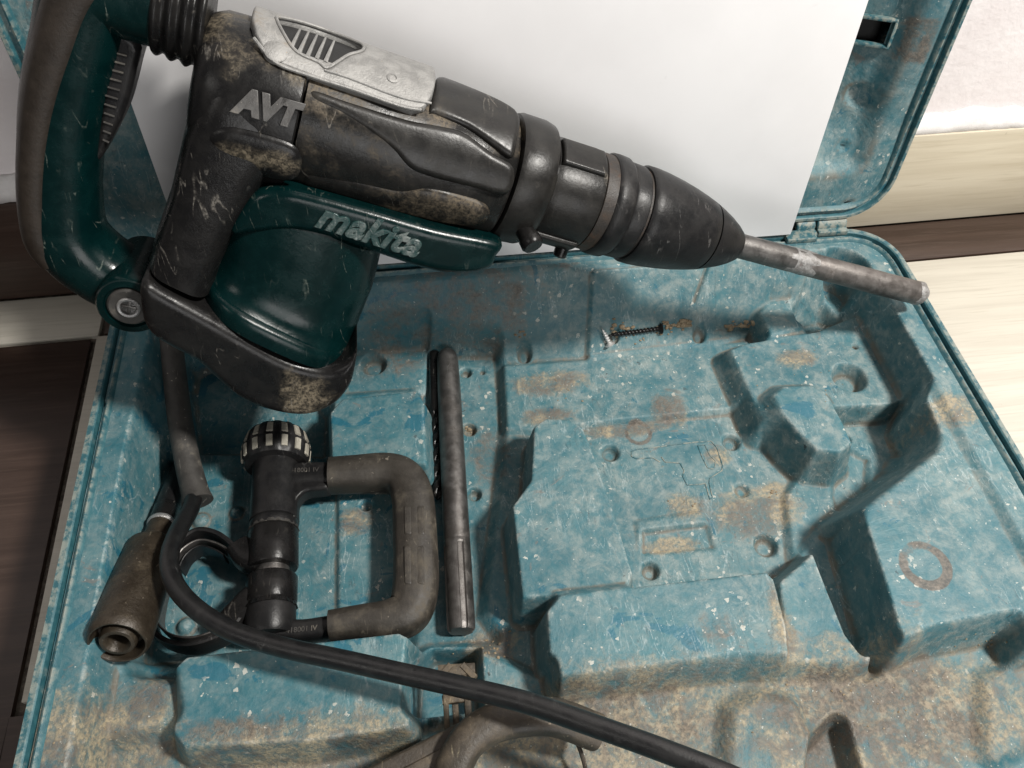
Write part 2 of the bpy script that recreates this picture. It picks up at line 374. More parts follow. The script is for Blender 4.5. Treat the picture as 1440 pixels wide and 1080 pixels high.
def plain_board():
    t = NT("white_board")
    n = t.noise(9, 5, .6); f = t.noise(260, 3, .6)
    c = t.mix(t.ramp(n, .35, .65), (.68, .672, .678), (.72, .712, .718))
    sm = t.math('MULTIPLY', t.ramp(t.noise(38, 5, .7, 1.0), .66, .74), .25); c = t.mix(sm, c, (.56, .55, .56))
    return t.fin(c, .42, 0, t.bump(f, .06, .0004), .4)
def wall_paint():
    t = NT("white_wall_paint"); n = t.noise(150, 5, .6); g = t.noise(22, 4)
    c = t.mix(t.ramp(g, .3, .7), (.68, .63, .63), (.74, .70, .70))
    s = t.scratch(31, 110, .69); c = t.mix(t.math('MULTIPLY', s, .55), c, (.33, .30, .28))
    nb = t.bump(n, .40, .0016); return t.fin(c, .55, 0, nb, .4)
def wood_tile(name, ca, cb, cc, rough):
    t = NT(name)
    co = t.mapping((0, 0, 0), (5, 90, 90)); g = t.noise(1.0, 6, .62, .5, co)
    co2 = t.mapping((0, 0, 0), (16, 420, 420)); g2 = t.noise(1.0, 4, .6, .2, co2)
    c = t.mix(t.ramp(g, .35, .65), ca, cb); c = t.mix(t.math('MULTIPLY', t.ramp(g2, .52, .66), .5), c, cc)
    c = t.mix(t.math('MULTIPLY', t.ramp(t.noise(60, 4, .7), .69, .74), .5), c, tuple(x * .6 for x in ca))
    return t.fin(c, t.ramp(g2, .3, .7, rough, rough + .1), 0, t.bump(g2, .12, .0005), .5)
M['board'] = plain_board(); M['wall'] = wall_paint()
M['cream_tile'] = wood_tile("cream_wood_tile", (.46, .43, .37), (.52, .49, .425), (.40, .37, .31), .34)
M['tan_tile'] = wood_tile("tan_wood_tile", (.47, .415, .315), (.54, .485, .38), (.41, .355, .26), .36)
M['dark_tile'] = wood_tile("dark_wood_tile", (.030, .017, .012), (.046, .028, .021), (.062, .040, .030), .30)
M['grout'] = worn("dirty_grout", (.05, .04, .03), (.12, .10, .08), (.3, .27, .22), .4, 120, .8, None, seed=24)
M['lip'] = worn("paint_lip", (.58, .56, .55), (.64, .62, .61), (.6, .56, .5), .3, 90, .5, .7, (.5, .45, .4), bump=.5, seed=25)

# ------------------------------------------------------------------ floor and wall
fl = obj('floor', box(-1.2, 2.2, -1.6, .40, -.05, -.004), M['grout']); fl['kind'] = 'structure'
W0, W1 = PZ(52, 418, 0), PZ(1315, 310, 0)
WD = nrm(W1 - W0); WN = A_([WD[1], -WD[0], 0])                     # along the wall, and out of it (towards the camera)
def wallbox(s0, s1, d0, d1, z0, z1, bev=.0006):
    return frame(box(s0, s1, d0, d1, z0, z1, bev), A_([W0[0], W0[1], 0]), WD, WN, A_([0, 0, 1.]))
def tile(x0, x1, y0, y1, m, parent, name='tile'):
    return obj(name, box(x0, x1, y0, y1, -.012, 0, .0008), M[m], parent)
xs = PZ(133, 480, 0)[0]
yb0 = PZ(70, 481, 0)[1]
obj('tile', wallbox(xs - W0[0], 1.4, .0466, .315, -.012, 0), M['cream_tile'], fl)
obj('tile', wallbox(-.85, xs - .004 - W0[0], .0490, .70, -.012, 0), M['dark_tile'], fl)
tile(xs, 1.3, -.84, -.246, 'dark_tile', fl)
bs = -.0505 - W0[0]
obj('border_tile', wallbox(-.8, bs + .0, .001, .0455, -.012, 0), M['cream_tile'], fl)
obj('border_tile', wallbox(bs + .004, 1.4, .001, .0445, -.012, 0), M['dark_tile'], fl)
wl = obj('wall', wallbox(-1.3, 2.2, -.12, -.012, -.02, 1.6, 0), M['wall']); wl['kind'] = 'structure'
obj('skirting_tile', wallbox(-.9, .30, -.0115, 0, .0005, .0915), M['dark_tile'], wl)
obj('skirting_tile', wallbox(.3025, 1.5, -.0115, 0, .0005, .0935), M['tan_tile'], wl)
# uneven bead of paint and plaster along the top of the skirting
R_ = []
for s in np.linspace(-.9, 1.6, 500):
    hgt = .0125 + .0018 * math.sin(s * 61) + .0012 * math.sin(s * 170 + 1) + random.uniform(-.0004, .0004)
    zt = .0940
    prof = [(-.013, zt - .0025), (-.0012 + random.uniform(-.0004, .0004), zt - .0015 + random.uniform(-.0006, .0004)), (-.003, zt + hgt * .35), (-.0085, zt + hgt), (-.013, zt + hgt * 1.05)]
    R_.append(A_([W0 + WD * s + WN * d + A_([0, 0, z]) for d, z in prof]))
obj('plaster_lip', rings(R_), M['lip'], wl, angle=180)

# ------------------------------------------------------------------ the case
CX0, CX1, CY0, CY1 = 0.0, .533, -.425, .0
case = root('tool_case', 'open worn teal plastic tool case with moulded tray, lying on the tiled floor', 'tool case', (.2665, -.2, 0))
STEP = .00085
gx = np.arange(CX0 + .004, CX1 - .004, STEP); gy = np.arange(CY0 + .004, CY1 - .003, STEP)
X, Y = np.meshgrid(gx, gy)
def poly(pts, z): return A_([PZ(x, y, z)[:2] for x, y in pts])
def rpoly(pts, z, n=5): return smooth_path(poly(pts, z), n, True)
def rrect(x0, x1, y0, y1, r, n=10):
    out = []
    for cx, cy, a0 in ((x1 - r, y1 - r, 0), (x0 + r, y1 - r, 90), (x0 + r, y0 + r, 180), (x1 - r, y0 + r, 270)):
        for k in range(n + 1):
            t = math.radians(a0 + 90 * k / n); out.append((cx + r * math.cos(t), cy + r * math.sin(t)))
    return A_(out)
def ss(x): x = np.clip(x, 0, 1); return x * x * (3 - 2 * x)
def ss2(x):                                     # straighter flank, small fillets
    x = np.clip(x, 0, 1); return x ** 3 * (x * (6 * x - 15) + 10) * .25 + .75 * np.clip((x - .06) / .88, 0, 1) ** 1.0
Hh = np.full(X.shape, .0815)
def level(pts, z, draft, rnd=0.0, mode='set', zp=None, blend=ss2):
    global Hh
    P = poly(pts, z if zp is None else zp) if not rnd else rpoly(pts, z if zp is None else zp)
    d = sdf(P, X, Y) - (0 if not rnd else 0)
    s = 1 - blend(d / draft)
    N = Hh * (1 - s) + z * s
    if mode == 'max': N = np.maximum(Hh, N)
    if mode == 'min': N = np.minimum(Hh, N)
    Hh = N
# main cavity, lofted between its opening and its floor
d_open = sdf(rrect(.0215, .5095, -.395, -.0135, .022), X, Y)
fpoly = poly([(262, 556), (330, 520), (480, 516), (700, 514), (832, 508), (1060, 480), (1150, 460), (1230, 470), (1290, 500), (1420, 700), (1560, 1000), (1500, 1240), (700, 1260), (100, 1200), (90, 1010), (165, 930), (150, 905), (185, 770), (235, 650)], .030)
fpoly[:, 0] = np.clip(fpoly[:, 0], .040, .500); fpoly[:, 1] = np.maximum(fpoly[:, 1], -.380)
d_fl = sdf(fpoly, X, Y)
s = np.where(d_open >= 0, 0, np.where(d_fl <= 0, 1, -d_open / (-d_open + np.maximum(d_fl, 0) + 1e-9)))
Hh = Hh * (1 - ss2(s)) + .030 * ss2(s)
# rear wall: the part right of x=830 stands a little forward, with a crease
d = sdf(poly([(828, 380), (985, 352), (1120, 345), (1120, 420), (985, 470), (838, 505)], .055), X, Y); Hh += .0045 * (1 - ss(d / .004)) * (Hh < .078)
cr0, cr1 = PZ(992, 380, .07)[:2], PZ(970, 440, .045)[:2]
tt = np.clip(((X - cr0[0]) * (cr1 - cr0)[0] + (Y - cr0[1]) * (cr1 - cr0)[1]) / ((cr1 - cr0) ** 2).sum(), 0, 1)
Hh -= .004 * np.exp(-((X - cr0[0] - tt * (cr1 - cr0)[0]) ** 2 + (Y - cr0[1] - tt * (cr1 - cr0)[1]) ** 2) / .0016 ** 2)
# left bay, rod bay, centre decks
level([(300, 560), (455, 560), (460, 640), (600, 650), (612, 880), (575, 915), (330, 920), (215, 935), (150, 915), (185, 790), (240, 690)], .018, .010)
level([(478, 690), (600, 690), (612, 872), (478, 880)], .021, .003)
level([(285, 505), (430, 560), (458, 590), (456, 645), (420, 640), (340, 640), (285, 640), (276, 560)], .006, .008)
level([(596, 505), (694, 505), (700, 600), (690, 700), (668, 870), (690, 900), (590, 905)], .023, .008)
level([(485, 500), (600, 492), (592, 545), (490, 552)], .026, .006)
level([(466, 580), (482, 562), (585, 550), (594, 565), (598, 650), (468, 650)], .047, .007)
level([(712, 516), (832, 508), (1050, 482), (1030, 580), (820, 606), (716, 600)], .0335, .005)
level([(760, 612), (1036, 584), (1130, 640), (1210, 700), (1090, 812), (880, 815), (840, 640)], .029, .004)
level([(898, 735), (985, 722), (1000, 760), (905, 775)], .0303, .003)
level([(905, 752), (992, 742), (1000, 770), (905, 778)], .0272, .003)
# rear right deck with its pocket, the chisel channel and the small block
level([(1030, 493), (1050, 485), (1150, 468), (1190, 452), (1262, 430), (1325, 530), (1300, 552), (1255, 582), (1165, 592), (1120, 590), (1075, 590)], .050, .011)
level([(1070, 440), (1085, 424), (1108, 422), (1120, 450), (1130, 458), (1085, 470)], .052, .006)
level([(1150, 405), (1200, 410), (1188, 425), (1178, 440)], .044, .007)
level([(1165, 600), (1245, 596), (1300, 575), (1330, 640), (1200, 740), (1120, 800), (1110, 700)], .033, .005)
level([(1180, 632), (1172, 700), (1182, 738), (1212, 700), (1215, 650)], .030, .004)
level([(1092, 556), (1104, 546), (1142, 544), (1158, 552), (1180, 588), (1196, 622), (1180, 634), (1150, 630), (1126, 608), (1102, 580)], .061, .010)
# right platform with its slot, the saddle, the centre block
level([(1098, 820), (1150, 775), (1180, 748), (1192, 790), (1226, 890), (1222, 930), (1200, 955), (1120, 972)], .057, .008)
level([(1310, 540), (1360, 532), (1440, 640), (1560, 860), (1600, 1000), (1290, 916), (1275, 900), (1222, 790), (1210, 745), (1224, 718), (1292, 664), (1324, 640), (1330, 620), (1316, 588), (1304, 562)], .078, .007)
level([(1332, 622), (1326, 640), (1294, 665), (1226, 718), (1232, 735), (1300, 730), (1380, 680)], .078, .020, mode='max', blend=ss)
level([(1132, 780), (1150, 756), (1162, 764), (1202, 905), (1196, 926), (1180, 905)], .036, .006)
level([(752, 600), (768, 589), (800, 590), (818, 600), (834, 640), (862, 720), (888, 806), (880, 830), (736, 840), (722, 712), (748, 676)], .062, .006)
level([(788, 838), (1078, 805), (1088, 815), (1104, 880), (1112, 966), (1030, 950), (905, 964), (802, 976), (776, 952), (770, 860)], .069, .006)
# front blocks and the dusty front channel
level([(60, 1010), (240, 965), (245, 1060), (600, 1040), (800, 992), (1030, 962), (1220, 962), (1290, 930), (1390, 910), (1420, 1000), (1500, 1250), (20, 1250)], .047, .010, blend=ss)
level([(246, 940), (262, 925), (560, 891), (578, 900), (584, 930), (572, 1020), (430, 1040), (260, 1048), (246, 1030)], .069, .007)
level([(596, 930), (680, 920), (760, 960), (770, 1010), (590, 1010)], .040, .008)
level([(592, 960), (612, 935), (668, 935), (672, 1010), (588, 1020)], .010, .004)
level([(1040, 1005), (1070, 990), (1110, 995), (1130, 1040), (1120, 1090), (1035, 1090)], .055, .012, blend=ss)
level([(1135, 1060), (1165, 1030), (1180, 1090), (1130, 1100)], .032, .007)
level([(1395, 960), (1440, 940), (1500, 1000), (1400, 1060)], .052, .010, blend=ss)
level([(60, 990), (112, 935), (165, 952), (236, 966), (242, 1008), (205, 1018), (80, 1036), (30, 1045)], .058, .010, blend=ss)
_s = ss2(np.clip(-d_open / .0065, 0, 1)); Hh = .0815 * (1 - _s) + Hh * _s
# dished dimples, bumps and screw holes
for px, py, z, r, dep in [(1195, 530, .050, 24, .011), (982, 472, .036, 10, .007), (737, 497, .0335, 11, .008), (655, 524, .023, 8, .006), (678, 523, .023, 4, .004), (660, 604, .023, 10, .006), (667, 695, .023, 10, .006),
                          (858, 637, .029, 13, .005), (1028, 622, .029, 13, .005), (1077, 767, .029, 17, .006), (915, 802, .030, 13, .006), (525, 512, .026, 18, .008), (515, 710, .021, 9, .005), (515, 857, .021, 9, .005),
                          (262, 882, .018, 11, -.005), (283, 733, .018, 10, -.004), (333, 722, .018, 8, -.004), (1203, 487, .050, 4, .005), (1232, 341, .0815, 3.5, .006), (1210, 323, .0815, 3, .004), (862, 480, .036, 8, .005), (1043, 690, .029, 11, .003), (150, 577, .075, 4, .006), (1190, 618, .033, 7, .003)]:
    q = PZ(px, py, z); r = r * (q - CAM).dot(FW) / FPX; dd = np.hypot(X - q[0], Y - q[1])
    if dep > 0: Hh -= dep * (1 - ss((dd - r * .62) / (r * .5)))
    else: Hh -= dep * np.sqrt(np.clip(1 - (dd / (r * 1.1)) ** 2, 0, 1))
# soften slightly, and give the moulding the slight waviness of blown plastic
def vnoise(X, Y, f, seed):
    rg = np.random.RandomState(seed); G = rg.rand(64, 64)
    x, y = (X + 1) * f, (Y + 1) * f; xi, yi = np.floor(x).astype(int), np.floor(y).astype(int); fx, fy = ss(x - xi), ss(y - yi)
    g = lambda i, j: G[i % 64, j % 64]
    return (g(xi, yi) * (1 - fx) + g(xi + 1, yi) * fx) * (1 - fy) + (g(xi, yi + 1) * (1 - fx) + g(xi + 1, yi + 1) * fx) * fy
for _ in range(1):
    Q = np.pad(Hh, 1, mode='edge'); Hh = (Q[:-2, 1:-1] + Q[2:, 1:-1] + Q[1:-1, :-2] + Q[1:-1, 2:] + 2 * Hh) / 6
Hh += .0007 * (vnoise(X, Y, 28, 1) - .5) + .0004 * (vnoise(X, Y, 75, 2) - .5)
def blob(px, py, z, rx, ry=None, rot=0, soft=.6):
    q = PZ(px, py, z); k = (q - CAM).dot(FW) / FPX; ry = ry or rx
    dx, dy = (X - q[0]) / (rx * k), (Y - q[1]) / (ry * k); t = math.radians(rot)
    r = np.hypot(dx * math.cos(t) + dy * math.sin(t), -dx * math.sin(t) + dy * math.cos(t)); return 1 - ss((r - (1 - soft)) / (2 * soft))
tan = np.zeros(X.shape); brown = np.zeros(X.shape); clean = np.zeros(X.shape)
for a in [(1260, 1010, .047, 240, 90), (830, 1040, .047, 330, 90), (1180, 1010, .047, 190, 110, 0), (1290, 960, .047, 110, 40), (150, 1050, .054, 110, 70), (430, 1075, .05, 230, 55), (215, 1000, .05, 35, 60), (690, 905, .035, 45, 30), (770, 540, .033, 60, 22, 5), (770, 585, .034, 40, 16), (965, 712, .03, 30, 22), (948, 765, .03, 48, 14, 8),
          (940, 575, .034, 30, 28), (1090, 690, .03, 22, 14), (1340, 580, .078, 40, 30), (1100, 880, .06, 22, 60, -10), (660, 604, .023, 12), (1120, 505, .05, 30, 18), (500, 735, .02, 28, 22), (1010, 640, .03, 20, 16), (1060, 720, .03, 70, 40), (880, 600, .034, 70, 12, 6)]:
    tan = np.maximum(tan, blob(*a))
for a in [(555, 500, .03, 50, 40), (790, 400, .06, 30, 12), (815, 385, .06, 22, 30), (700, 460, .04, 70, 40), (1010, 890, .066, 32, 34), (1180, 940, .055, 60, 18), (840, 990, .05, 150, 26), (930, 575, .034, 18, 16), (330, 1030, .06, 130, 22), (1260, 960, .05, 110, 26), (1170, 1000, .047, 110, 70), (1300, 1010, .05, 120, 70), (900, 1030, .047, 160, 40), (1330, 1020, .05, 60, 50), (640, 440, .05, 90, 40), (690, 640, .023, 40, 60)]:
    brown = np.maximum(brown, .8 * blob(*a))
def ringmark(px, py, z, r, w, amt, sq=1.0):
    q = PZ(px, py, z); k = (q - CAM).dot(FW) / FPX; d = np.hypot(X - q[0], (Y - q[1]) * sq) / k
    return amt * (1 - ss((np.abs(d - r) - w * .5) / (w * .7))) * np.clip(.35 + 1.5 * vnoise(X, Y, 95, 8), 0, 1.3)
brown = np.maximum(brown, ringmark(1301, 795, .078, 30, 8, 1.7)); brown = np.maximum(brown, ringmark(898, 608, .03, 17, 4, .8)); brown = np.maximum(brown, ringmark(945, 568, .034, 24, 5, .6))
for a in [(1185, 640, .033, 30, 18), (1225, 655, .033, 16, 30), (1170, 412, .045, 30, 22), (1390, 640, .078, 30, 16, -20), (955, 625, .029, 28, 40), (1120, 570, .06, 20, 25), (1150, 455, .052, 28, 22), (700, 860, .03, 30, 90), (215, 830, .03, 35, 70), (1305, 812, .078, 26, 12), (1200, 830, .03, 50, 100), (1320, 500, .06, 40, 60), (800, 620, .06, 40, 30), (900, 885, .066, 110, 50), (1150, 860, .057, 26, 70)]:
    clean = np.maximum(clean, .85 * blob(*a))
clean = np.maximum(clean, .85 * (1 - ss((X - .16) / .16))) * 1.0
ny, nx = X.shape
ii = np.arange(ny * nx).reshape(ny, nx)
inn = sdf(rrect(CX0 + .0065, CX1 - .0065, CY0 + .0065, CY1 - .0055, .026), X, Y)
keep = inn < .0012
qd = np.stack([ii[:-1, :-1], ii[:-1, 1:], ii[1:, 1:], ii[1:, :-1]], -1).reshape(-1, 4)
kq = keep[:-1, :-1] & keep[:-1, 1:] & keep[1:, 1:] & keep[1:, :-1]
qd = qd[kq.ravel()]
used = np.unique(qd); rm = np.full(ny * nx, -1); rm[used] = np.arange(len(used))
V = np.stack([X.ravel(), Y.ravel(), Hh.ravel()], 1)[used] - A_(case.location)
me = bpy.data.meshes.new('tray'); me.vertices.add(len(V)); me.vertices.foreach_set('co', V.astype(np.float32).ravel())
F = rm[qd]; me.loops.add(F.size); me.loops.foreach_set('vertex_index', F.ravel().astype(np.int32)); me.polygons.add(len(F)); me.polygons.foreach_set('loop_start', np.arange(0, F.size, 4, dtype=np.int32))
me.update(calc_edges=True); me.validate(); me.shade_smooth(); me.materials.append(M['tray'])
for k, d in (('tan', tan), ('brown', brown), ('clean', clean)):
    at = me.attributes.new(k, 'FLOAT', 'POINT'); at.data.foreach_set('value', d.ravel()[used].astype(np.float32))
tray = bpy.data.objects.new('tray', me); COL.objects.link(tray); tray.parent = case
def hz(x, y):
    i = int(np.clip(round((y - gy[0]) / STEP), 0, ny - 1)); j = int(np.clip(round((x - gx[0]) / STEP), 0, nx - 1)); return float(Hh[i, j])
def on(px, py, lift=0.0, z0=.03):
    """the point of the tray seen at this place, lifted"""
    r = ray(px, py); z = z0
    t0 = (.10 - CAM[2]) / r[2]; t1 = (.0 - CAM[2]) / r[2]
    for t in np.linspace(t0, t1, 1500):
        q = CAM + r * t
        if q[2] <= hz(q[0], q[1]) + lift: return q
    return CAM + r * t1
# rim: a lip with a groove, swept round the tray, with the outer wall down to the floor
def rim_sweep(prof, off_r):
    """prof: (inset, z)"""
    base_n = 14; R = []
    for ins, z in prof:
        q = rrect(CX0 + ins, CX1 - ins, CY0 + ins, CY1 - ins, max(.034 - ins, .004), base_n)
        R.append(np.stack([q[:, 0], q[:, 1], np.full(len(q), z)], 1))
    return rings(R, caps=False)
obj('rim', rim_sweep([(.0035, 0), (.0020, .055), (.0005, .070), (0, .078), (0, .0835), (.0008, .0850), (.0035, .0850), (.0044, .0842), (.0047, .0790), (.0070, .0788), (.0074, .0832), (.0084, .0838), (.0100, .0824), (.0120, .0790)], 0), M['rim'], case, 35)
# moulded outline of a power tool on the tray
def ridge(pts, rad, name, parent, mat, closed=False, z=.029):
    P3 = []
    for x, y in pts:
        q = PZ(x, y, z); P3.append((q[0], q[1]))
    P3 = resample_poly(P3, .0012) if closed else A_([p for i in range(len(P3) - 1) for p in [A_(P3[i]) + (A_(P3[i + 1]) - A_(P3[i])) * t for t in np.linspace(0, 1, max(2, int(np.linalg.norm(A_(P3[i + 1]) - A_(P3[i])) / .0012)), endpoint=False)]] + [A_(P3[-1])])
    P3 = A_([(x, y, hz(x, y) + rad * .15) for x, y in P3])
    return sweep(P3, rad * .75, n=6, closed=closed)
E1 = ridge([(928, 650), (918, 644), (894, 645), (888, 642), (888, 635), (896, 632), (908, 631), (960, 624), (978, 622), (1000, 621), (1008, 630), (1016, 655), (1015, 662), (998, 673), (997, 679), (1002, 700), (998, 702), (992, 680), (985, 681), (966, 682), (960, 670), (962, 662), (956, 652), (950, 651), (935, 650), (930, 643)], .00055, 'e', case, 'tray')
E2 = ridge([(981, 627), (991, 626), (998, 640), (1006, 648), (1006, 656), (1002, 660), (995, 658), (988, 645)], .0005, 'e', case, 'tray', True)
obj('tool_emblem', join(E1, E2), M['rim'], case, 180)

# lid: a shallow shell standing open behind the tray
LT = math.radians(83.5); LO = A_([-.005, .0035, .0915]); LV = A_([0, math.cos(LT), math.sin(LT)]); LNn = A_([0, -math.sin(LT), math.cos(LT)])
LH = .36
def LP(x, t, d): return LO + A_([x, 0, 0]) + LV * t + LNn * d
ls = .0022; lx = np.arange(.003, .5301, ls); lt = np.arange(.003, LH - .003, ls); LX, LTT = np.meshgrid(lx, lt)
def lpx(px, py, d=-.02):
    q = PP(px, py, LO + LNn * d, LNn) - LO - LNn * d; return q[0], q.dot(LV)
dd = sdf(rrect(.018, .520, .030, LH - .02, .05), LX, LTT)
D = -.001 - .021 * ss(-dd / .052)
pA = A_([lpx(1148, 246), lpx(1262, 226), lpx(1330, 20), lpx(1340, -60), lpx(1180, -60)])
D -= .006 * (1 - ss((sdf(A_([(.40, .045), (.497, .045), (.497, .32), (.40, .32)]), LX, LTT)) / .012))
sx, stt = lpx(1226, 42)
slot = (np.abs(LX - sx + .006) < .014) & (np.abs(LTT - stt) < .0065)
for px, py, r, dep in [(1207, 132, .0075, .004), (1176, 265, .0022, .006), (1178, 195, .002, .004), (1150, 285, .002, .004)]:
    q = lpx(px, py); D -= dep * (1 - ss((np.hypot(LX - q[0], LTT - q[1]) - r * .6) / (r * .6)))
D += .0014 * (vnoise(LX, LTT, 25, 5) - .5)
Vl = (LO[None] + np.outer(LX.ravel(), [1, 0, 0]) + np.outer(LTT.ravel(), LV) + np.outer(D.ravel(), LNn))
n1, n2 = LX.shape; li = np.arange(n1 * n2).reshape(n1, n2)
kp = sdf(rrect(.004, .529, .004, LH - .004, .026), LX, LTT) < .003
lq = np.stack([li[:-1, :-1], li[:-1, 1:], li[1:, 1:], li[1:, :-1]], -1).reshape(-1, 4)[(kp[:-1, :-1] & kp[:-1, 1:] & kp[1:, 1:] & kp[1:, :-1]).ravel()]
lbr = np.exp(-(np.clip(np.abs(LX - sx - .022) - .007, 0, 1) / .003) ** 2 - (np.clip(np.abs(LTT - stt) - .011, 0, 1) / .004) ** 2)
lq = lq[~slot.ravel()[lq].any(1)]
lid = obj('lid', (Vl, lq), M['lid'], case, 180, attrs={'tan': .25 * lbr.ravel(), 'brown': lbr.ravel(), 'clean': .45 * ss((LX.ravel() - .47) / .03)})
def lid_sweep(prof, mat, name, par):
    R = []
    for ins, d in prof:
        q = rrect(ins, .533 - ins, ins, LH - ins, max(.032 - ins, .004), 14)
        R.append(A_([LP(x, t, d) for x, t in q]))
    return obj(name, rings(R, caps=False), M[mat], par, 35)
lid_sweep([(.012, -.034), (.002, -.012), (0, -.008), (0, .0005), (.001, .0022), (.0030, .0022), (.0038, .0012), (.0041, -.0035), (.0066, -.0036), (.0070, .0010), (.0082, .0016), (.0098, .0004), (.0110, -.0020)], 'rim', 'lid_rim', lid)
sl_ = [LP(sx - .006 + a_ * .0158, stt + b_ * .0080, float(D[np.argmin(np.abs(lt - stt - b_ * .008)), np.argmin(np.abs(lx - sx + .006 - a_ * .0158))]) - .0004) for a_, b_ in ((-1, -1), (1, -1), (1, 1), (-1, 1))]
obj('slot_frame', sweep(resample_poly(sl_, .003), .0012, .0022, up=LNn, n=8, p=4, closed=True), M['rim'], lid)
slc = (sl_[0] + sl_[2]) / 2 - LNn * .0075
obj('slot_shade_sheet', frame(box(-.017, .017, -.010, .010, -.0006, .0006), slc, A_([1, 0, 0]), LV, LNn), M['hole'], lid)  # dark sheet added for the shade inside the slot
bk = rrect(.012, .521, .012, LH - .012, .022, 8); n = len(bk)
obj('lid_back', ([LP(x, t, -.034) for x, t in bk] + [LP(x, t, -.036) for x, t in bk], [tuple(range(n)), tuple(range(n, 2 * n))] + [(i, (i + 1) % n, n + (i + 1) % n, n + i) for i in range(n)]), M['lid'], lid)
# hinge knuckles
for x0, x1 in ((PZ(1117, 314, .088)[0], PZ(1143, 312, .088)[0]), (PZ(1146, 312, .088)[0], PZ(1187, 309, .088)[0]), (.060, .085), (.0865, .125)):
    y0 = .004; w_ = x1 - x0
    k = join(lathe([(0, .0052), (.0008, .0060), (w_ - .0008, .0060), (w_, .0052)], (x0, y0 + .001, .0862), (1, 0, 0), 20), frame(box(0, w_, -.009, .001, -.0035, .0005, .0006), (x0, y0, .0862), A_([1, 0, 0]), A_([0, 1, 0]), A_([0, 0, 1])))
    obj('hinge', k, M['rim'], case)
q0, q1 = PZ(1104, 331, .086), PZ(1146, 328, .086)
obj('hinge_tab', box(q0[0], q1[0], q0[1] - .006, q0[1] + .004, .083, .0868, .0008), M['rim'], case)
# carrying handle and latch at the front
hp = smooth_path([PZ(632, 1110, .075), PZ(640, 1075, .078), PZ(662, 1038, .080), PZ(705, 1014, .080), (PZ(775, 1008, .078)), PZ(840, 1030, .070)], 8)
ch = obj('carry_handle', sweep(hp, .0085, .0075, up=(0, 0, 1), n=18, p=2.8), M['dirty'], case)
pl = [(475, 1100), (560, 1058), (640, 1018), (665, 1010), (650, 1050), (642, 1100)]
pz = A_([PZ(x, y, .074)[:2] for x, y in pl])
hd = shell(pz, lambda a_, b_, k: (a_, b_, .073 + k), .003, .002, .0022, base=-.025, smooth_n=1); obj('handle_plate', hd, M['dirty'], ch)
pz = A_([PZ(x, y, .077)[:2] for x, y in [(520, 1100), (575, 1075), (632, 1045), (640, 1050), (636, 1100)]])
obj('handle_panel', shell(pz, lambda a_, b_, k: (a_, b_, .076 + k), .0012, .001, .0022, smooth_n=1), M['dirty'], ch)
def bar(a_, b_, z0, z1, ra_, rb_): return sweep([PZ(*a_, z0), PZ(*b_, z1)], ra_, rb_, up=(0, 0, 1), n=12, p=5)
lat = [bar((629, 1030), (625, 944), .046, .059, .0014, .0026), bar((660, 1025), (655, 944), .046, .059, .0018, .0026), bar((616, 944), (668, 941), .060, .060, .0030, .0016), bar((617, 955), (634, 936), .060, .060, .0018, .0022),
       bar((650, 936), (668, 954), .060, .060, .0018, .0022), bar((622, 985), (662, 980), .053, .053, .0022, .0016), bar((640, 990), (642, 1020), .050, .046, .0016, .0016), bar((620, 966), (664, 962), .056, .056, .0012, .0020)]
obj('latch', join(*lat), M['dirty'], case)
obj('wire_bail', sweep(smooth_path([PZ(780, 1020, .062), PZ(800, 1030, .064), PZ(814, 1050, .062), PZ(824, 1085, .058), PZ(826, 1120, .055)], 6), .0011, n=8), M['dirty'], case)

# ------------------------------------------------------------------ white board leaning on the lid
BX1 = PZ(1112, 330, .088); BT = math.radians(83.5)
bv = A_([0, math.cos(BT), math.sin(BT)]); bn = A_([0, -math.sin(BT), math.cos(BT)])
brd = obj('white_board', frame(box(.0492 - BX1[0], 0, 0, .335, -.0032, 0, .0005), BX1, A_([1, 0, 0]), bv, bn), M['board'])
brd['label'] = 'plain white board standing in the open case behind the rotary hammer'; brd['category'] = 'board'

# ------------------------------------------------------------------ rotary hammer
TA, TB, TC = PZ(1300, 418, .095), PZ(420, 560, .07), PY(230, 20, -.035)
TW = nrm(np.cross(TA - TC, TB - TC))
if TW[1] > 0: TW = -TW
TO = PP(430, 155, TA, TW); TU = nrm(PP(1300, 424, TA, TW) - TO); TV = np.cross(TW, TU)
_c = nrm(np.cross(nrm(ray(1000, 300)), TU)); TO = TO + _c * .00135        # centre of the barrel axis
def tw(u, v, w): return TO + TU * u + TV * v + TW * w
def tp(px, py, w=0.0):
    q = PP(px, py, TO + TW * w, TW) - TO; return A_([q.dot(TU), q.dot(TV)])
def cyl(px, py, r, vc=0.0):
    """where the view ray meets the barrel of radius r: (u, angle from the near side, upwards)"""
    o = CAM - TO - TV * vc; d = ray(px, py); ow, ov = o.dot(TW), o.dot(TV); dw, dv = d.dot(TW), d.dot(TV)
    A = dw * dw + dv * dv; B = ow * dw + ov * dv; C = ow * ow + ov * ov - r * r
    disc = B * B - A * C
    t = (-B - math.sqrt(max(disc, 0))) / A
    return A_([o.dot(TU) + d.dot(TU) * t, math.atan2(ov + dv * t, ow + dw * t)])
ham = root('rotary_hammer', 'big worn dark green and black corded rotary hammer resting across the open case', 'rotary hammer', tw(.02, -.13, 0))
def tdust(o, fn):
    '''where grey dust has settled and been ground in, as a vertex attribute'''
    P_ = A_([tuple(v.co) for v in o.data.vertices]) + wloc(o) - TO
    d_ = fn(P_ @ TU, P_ @ TV, P_ @ TW); at = o.data.attributes.new('dust', 'FLOAT', 'POINT'); at.data.foreach_set('value', np.asarray(d_, np.float32))
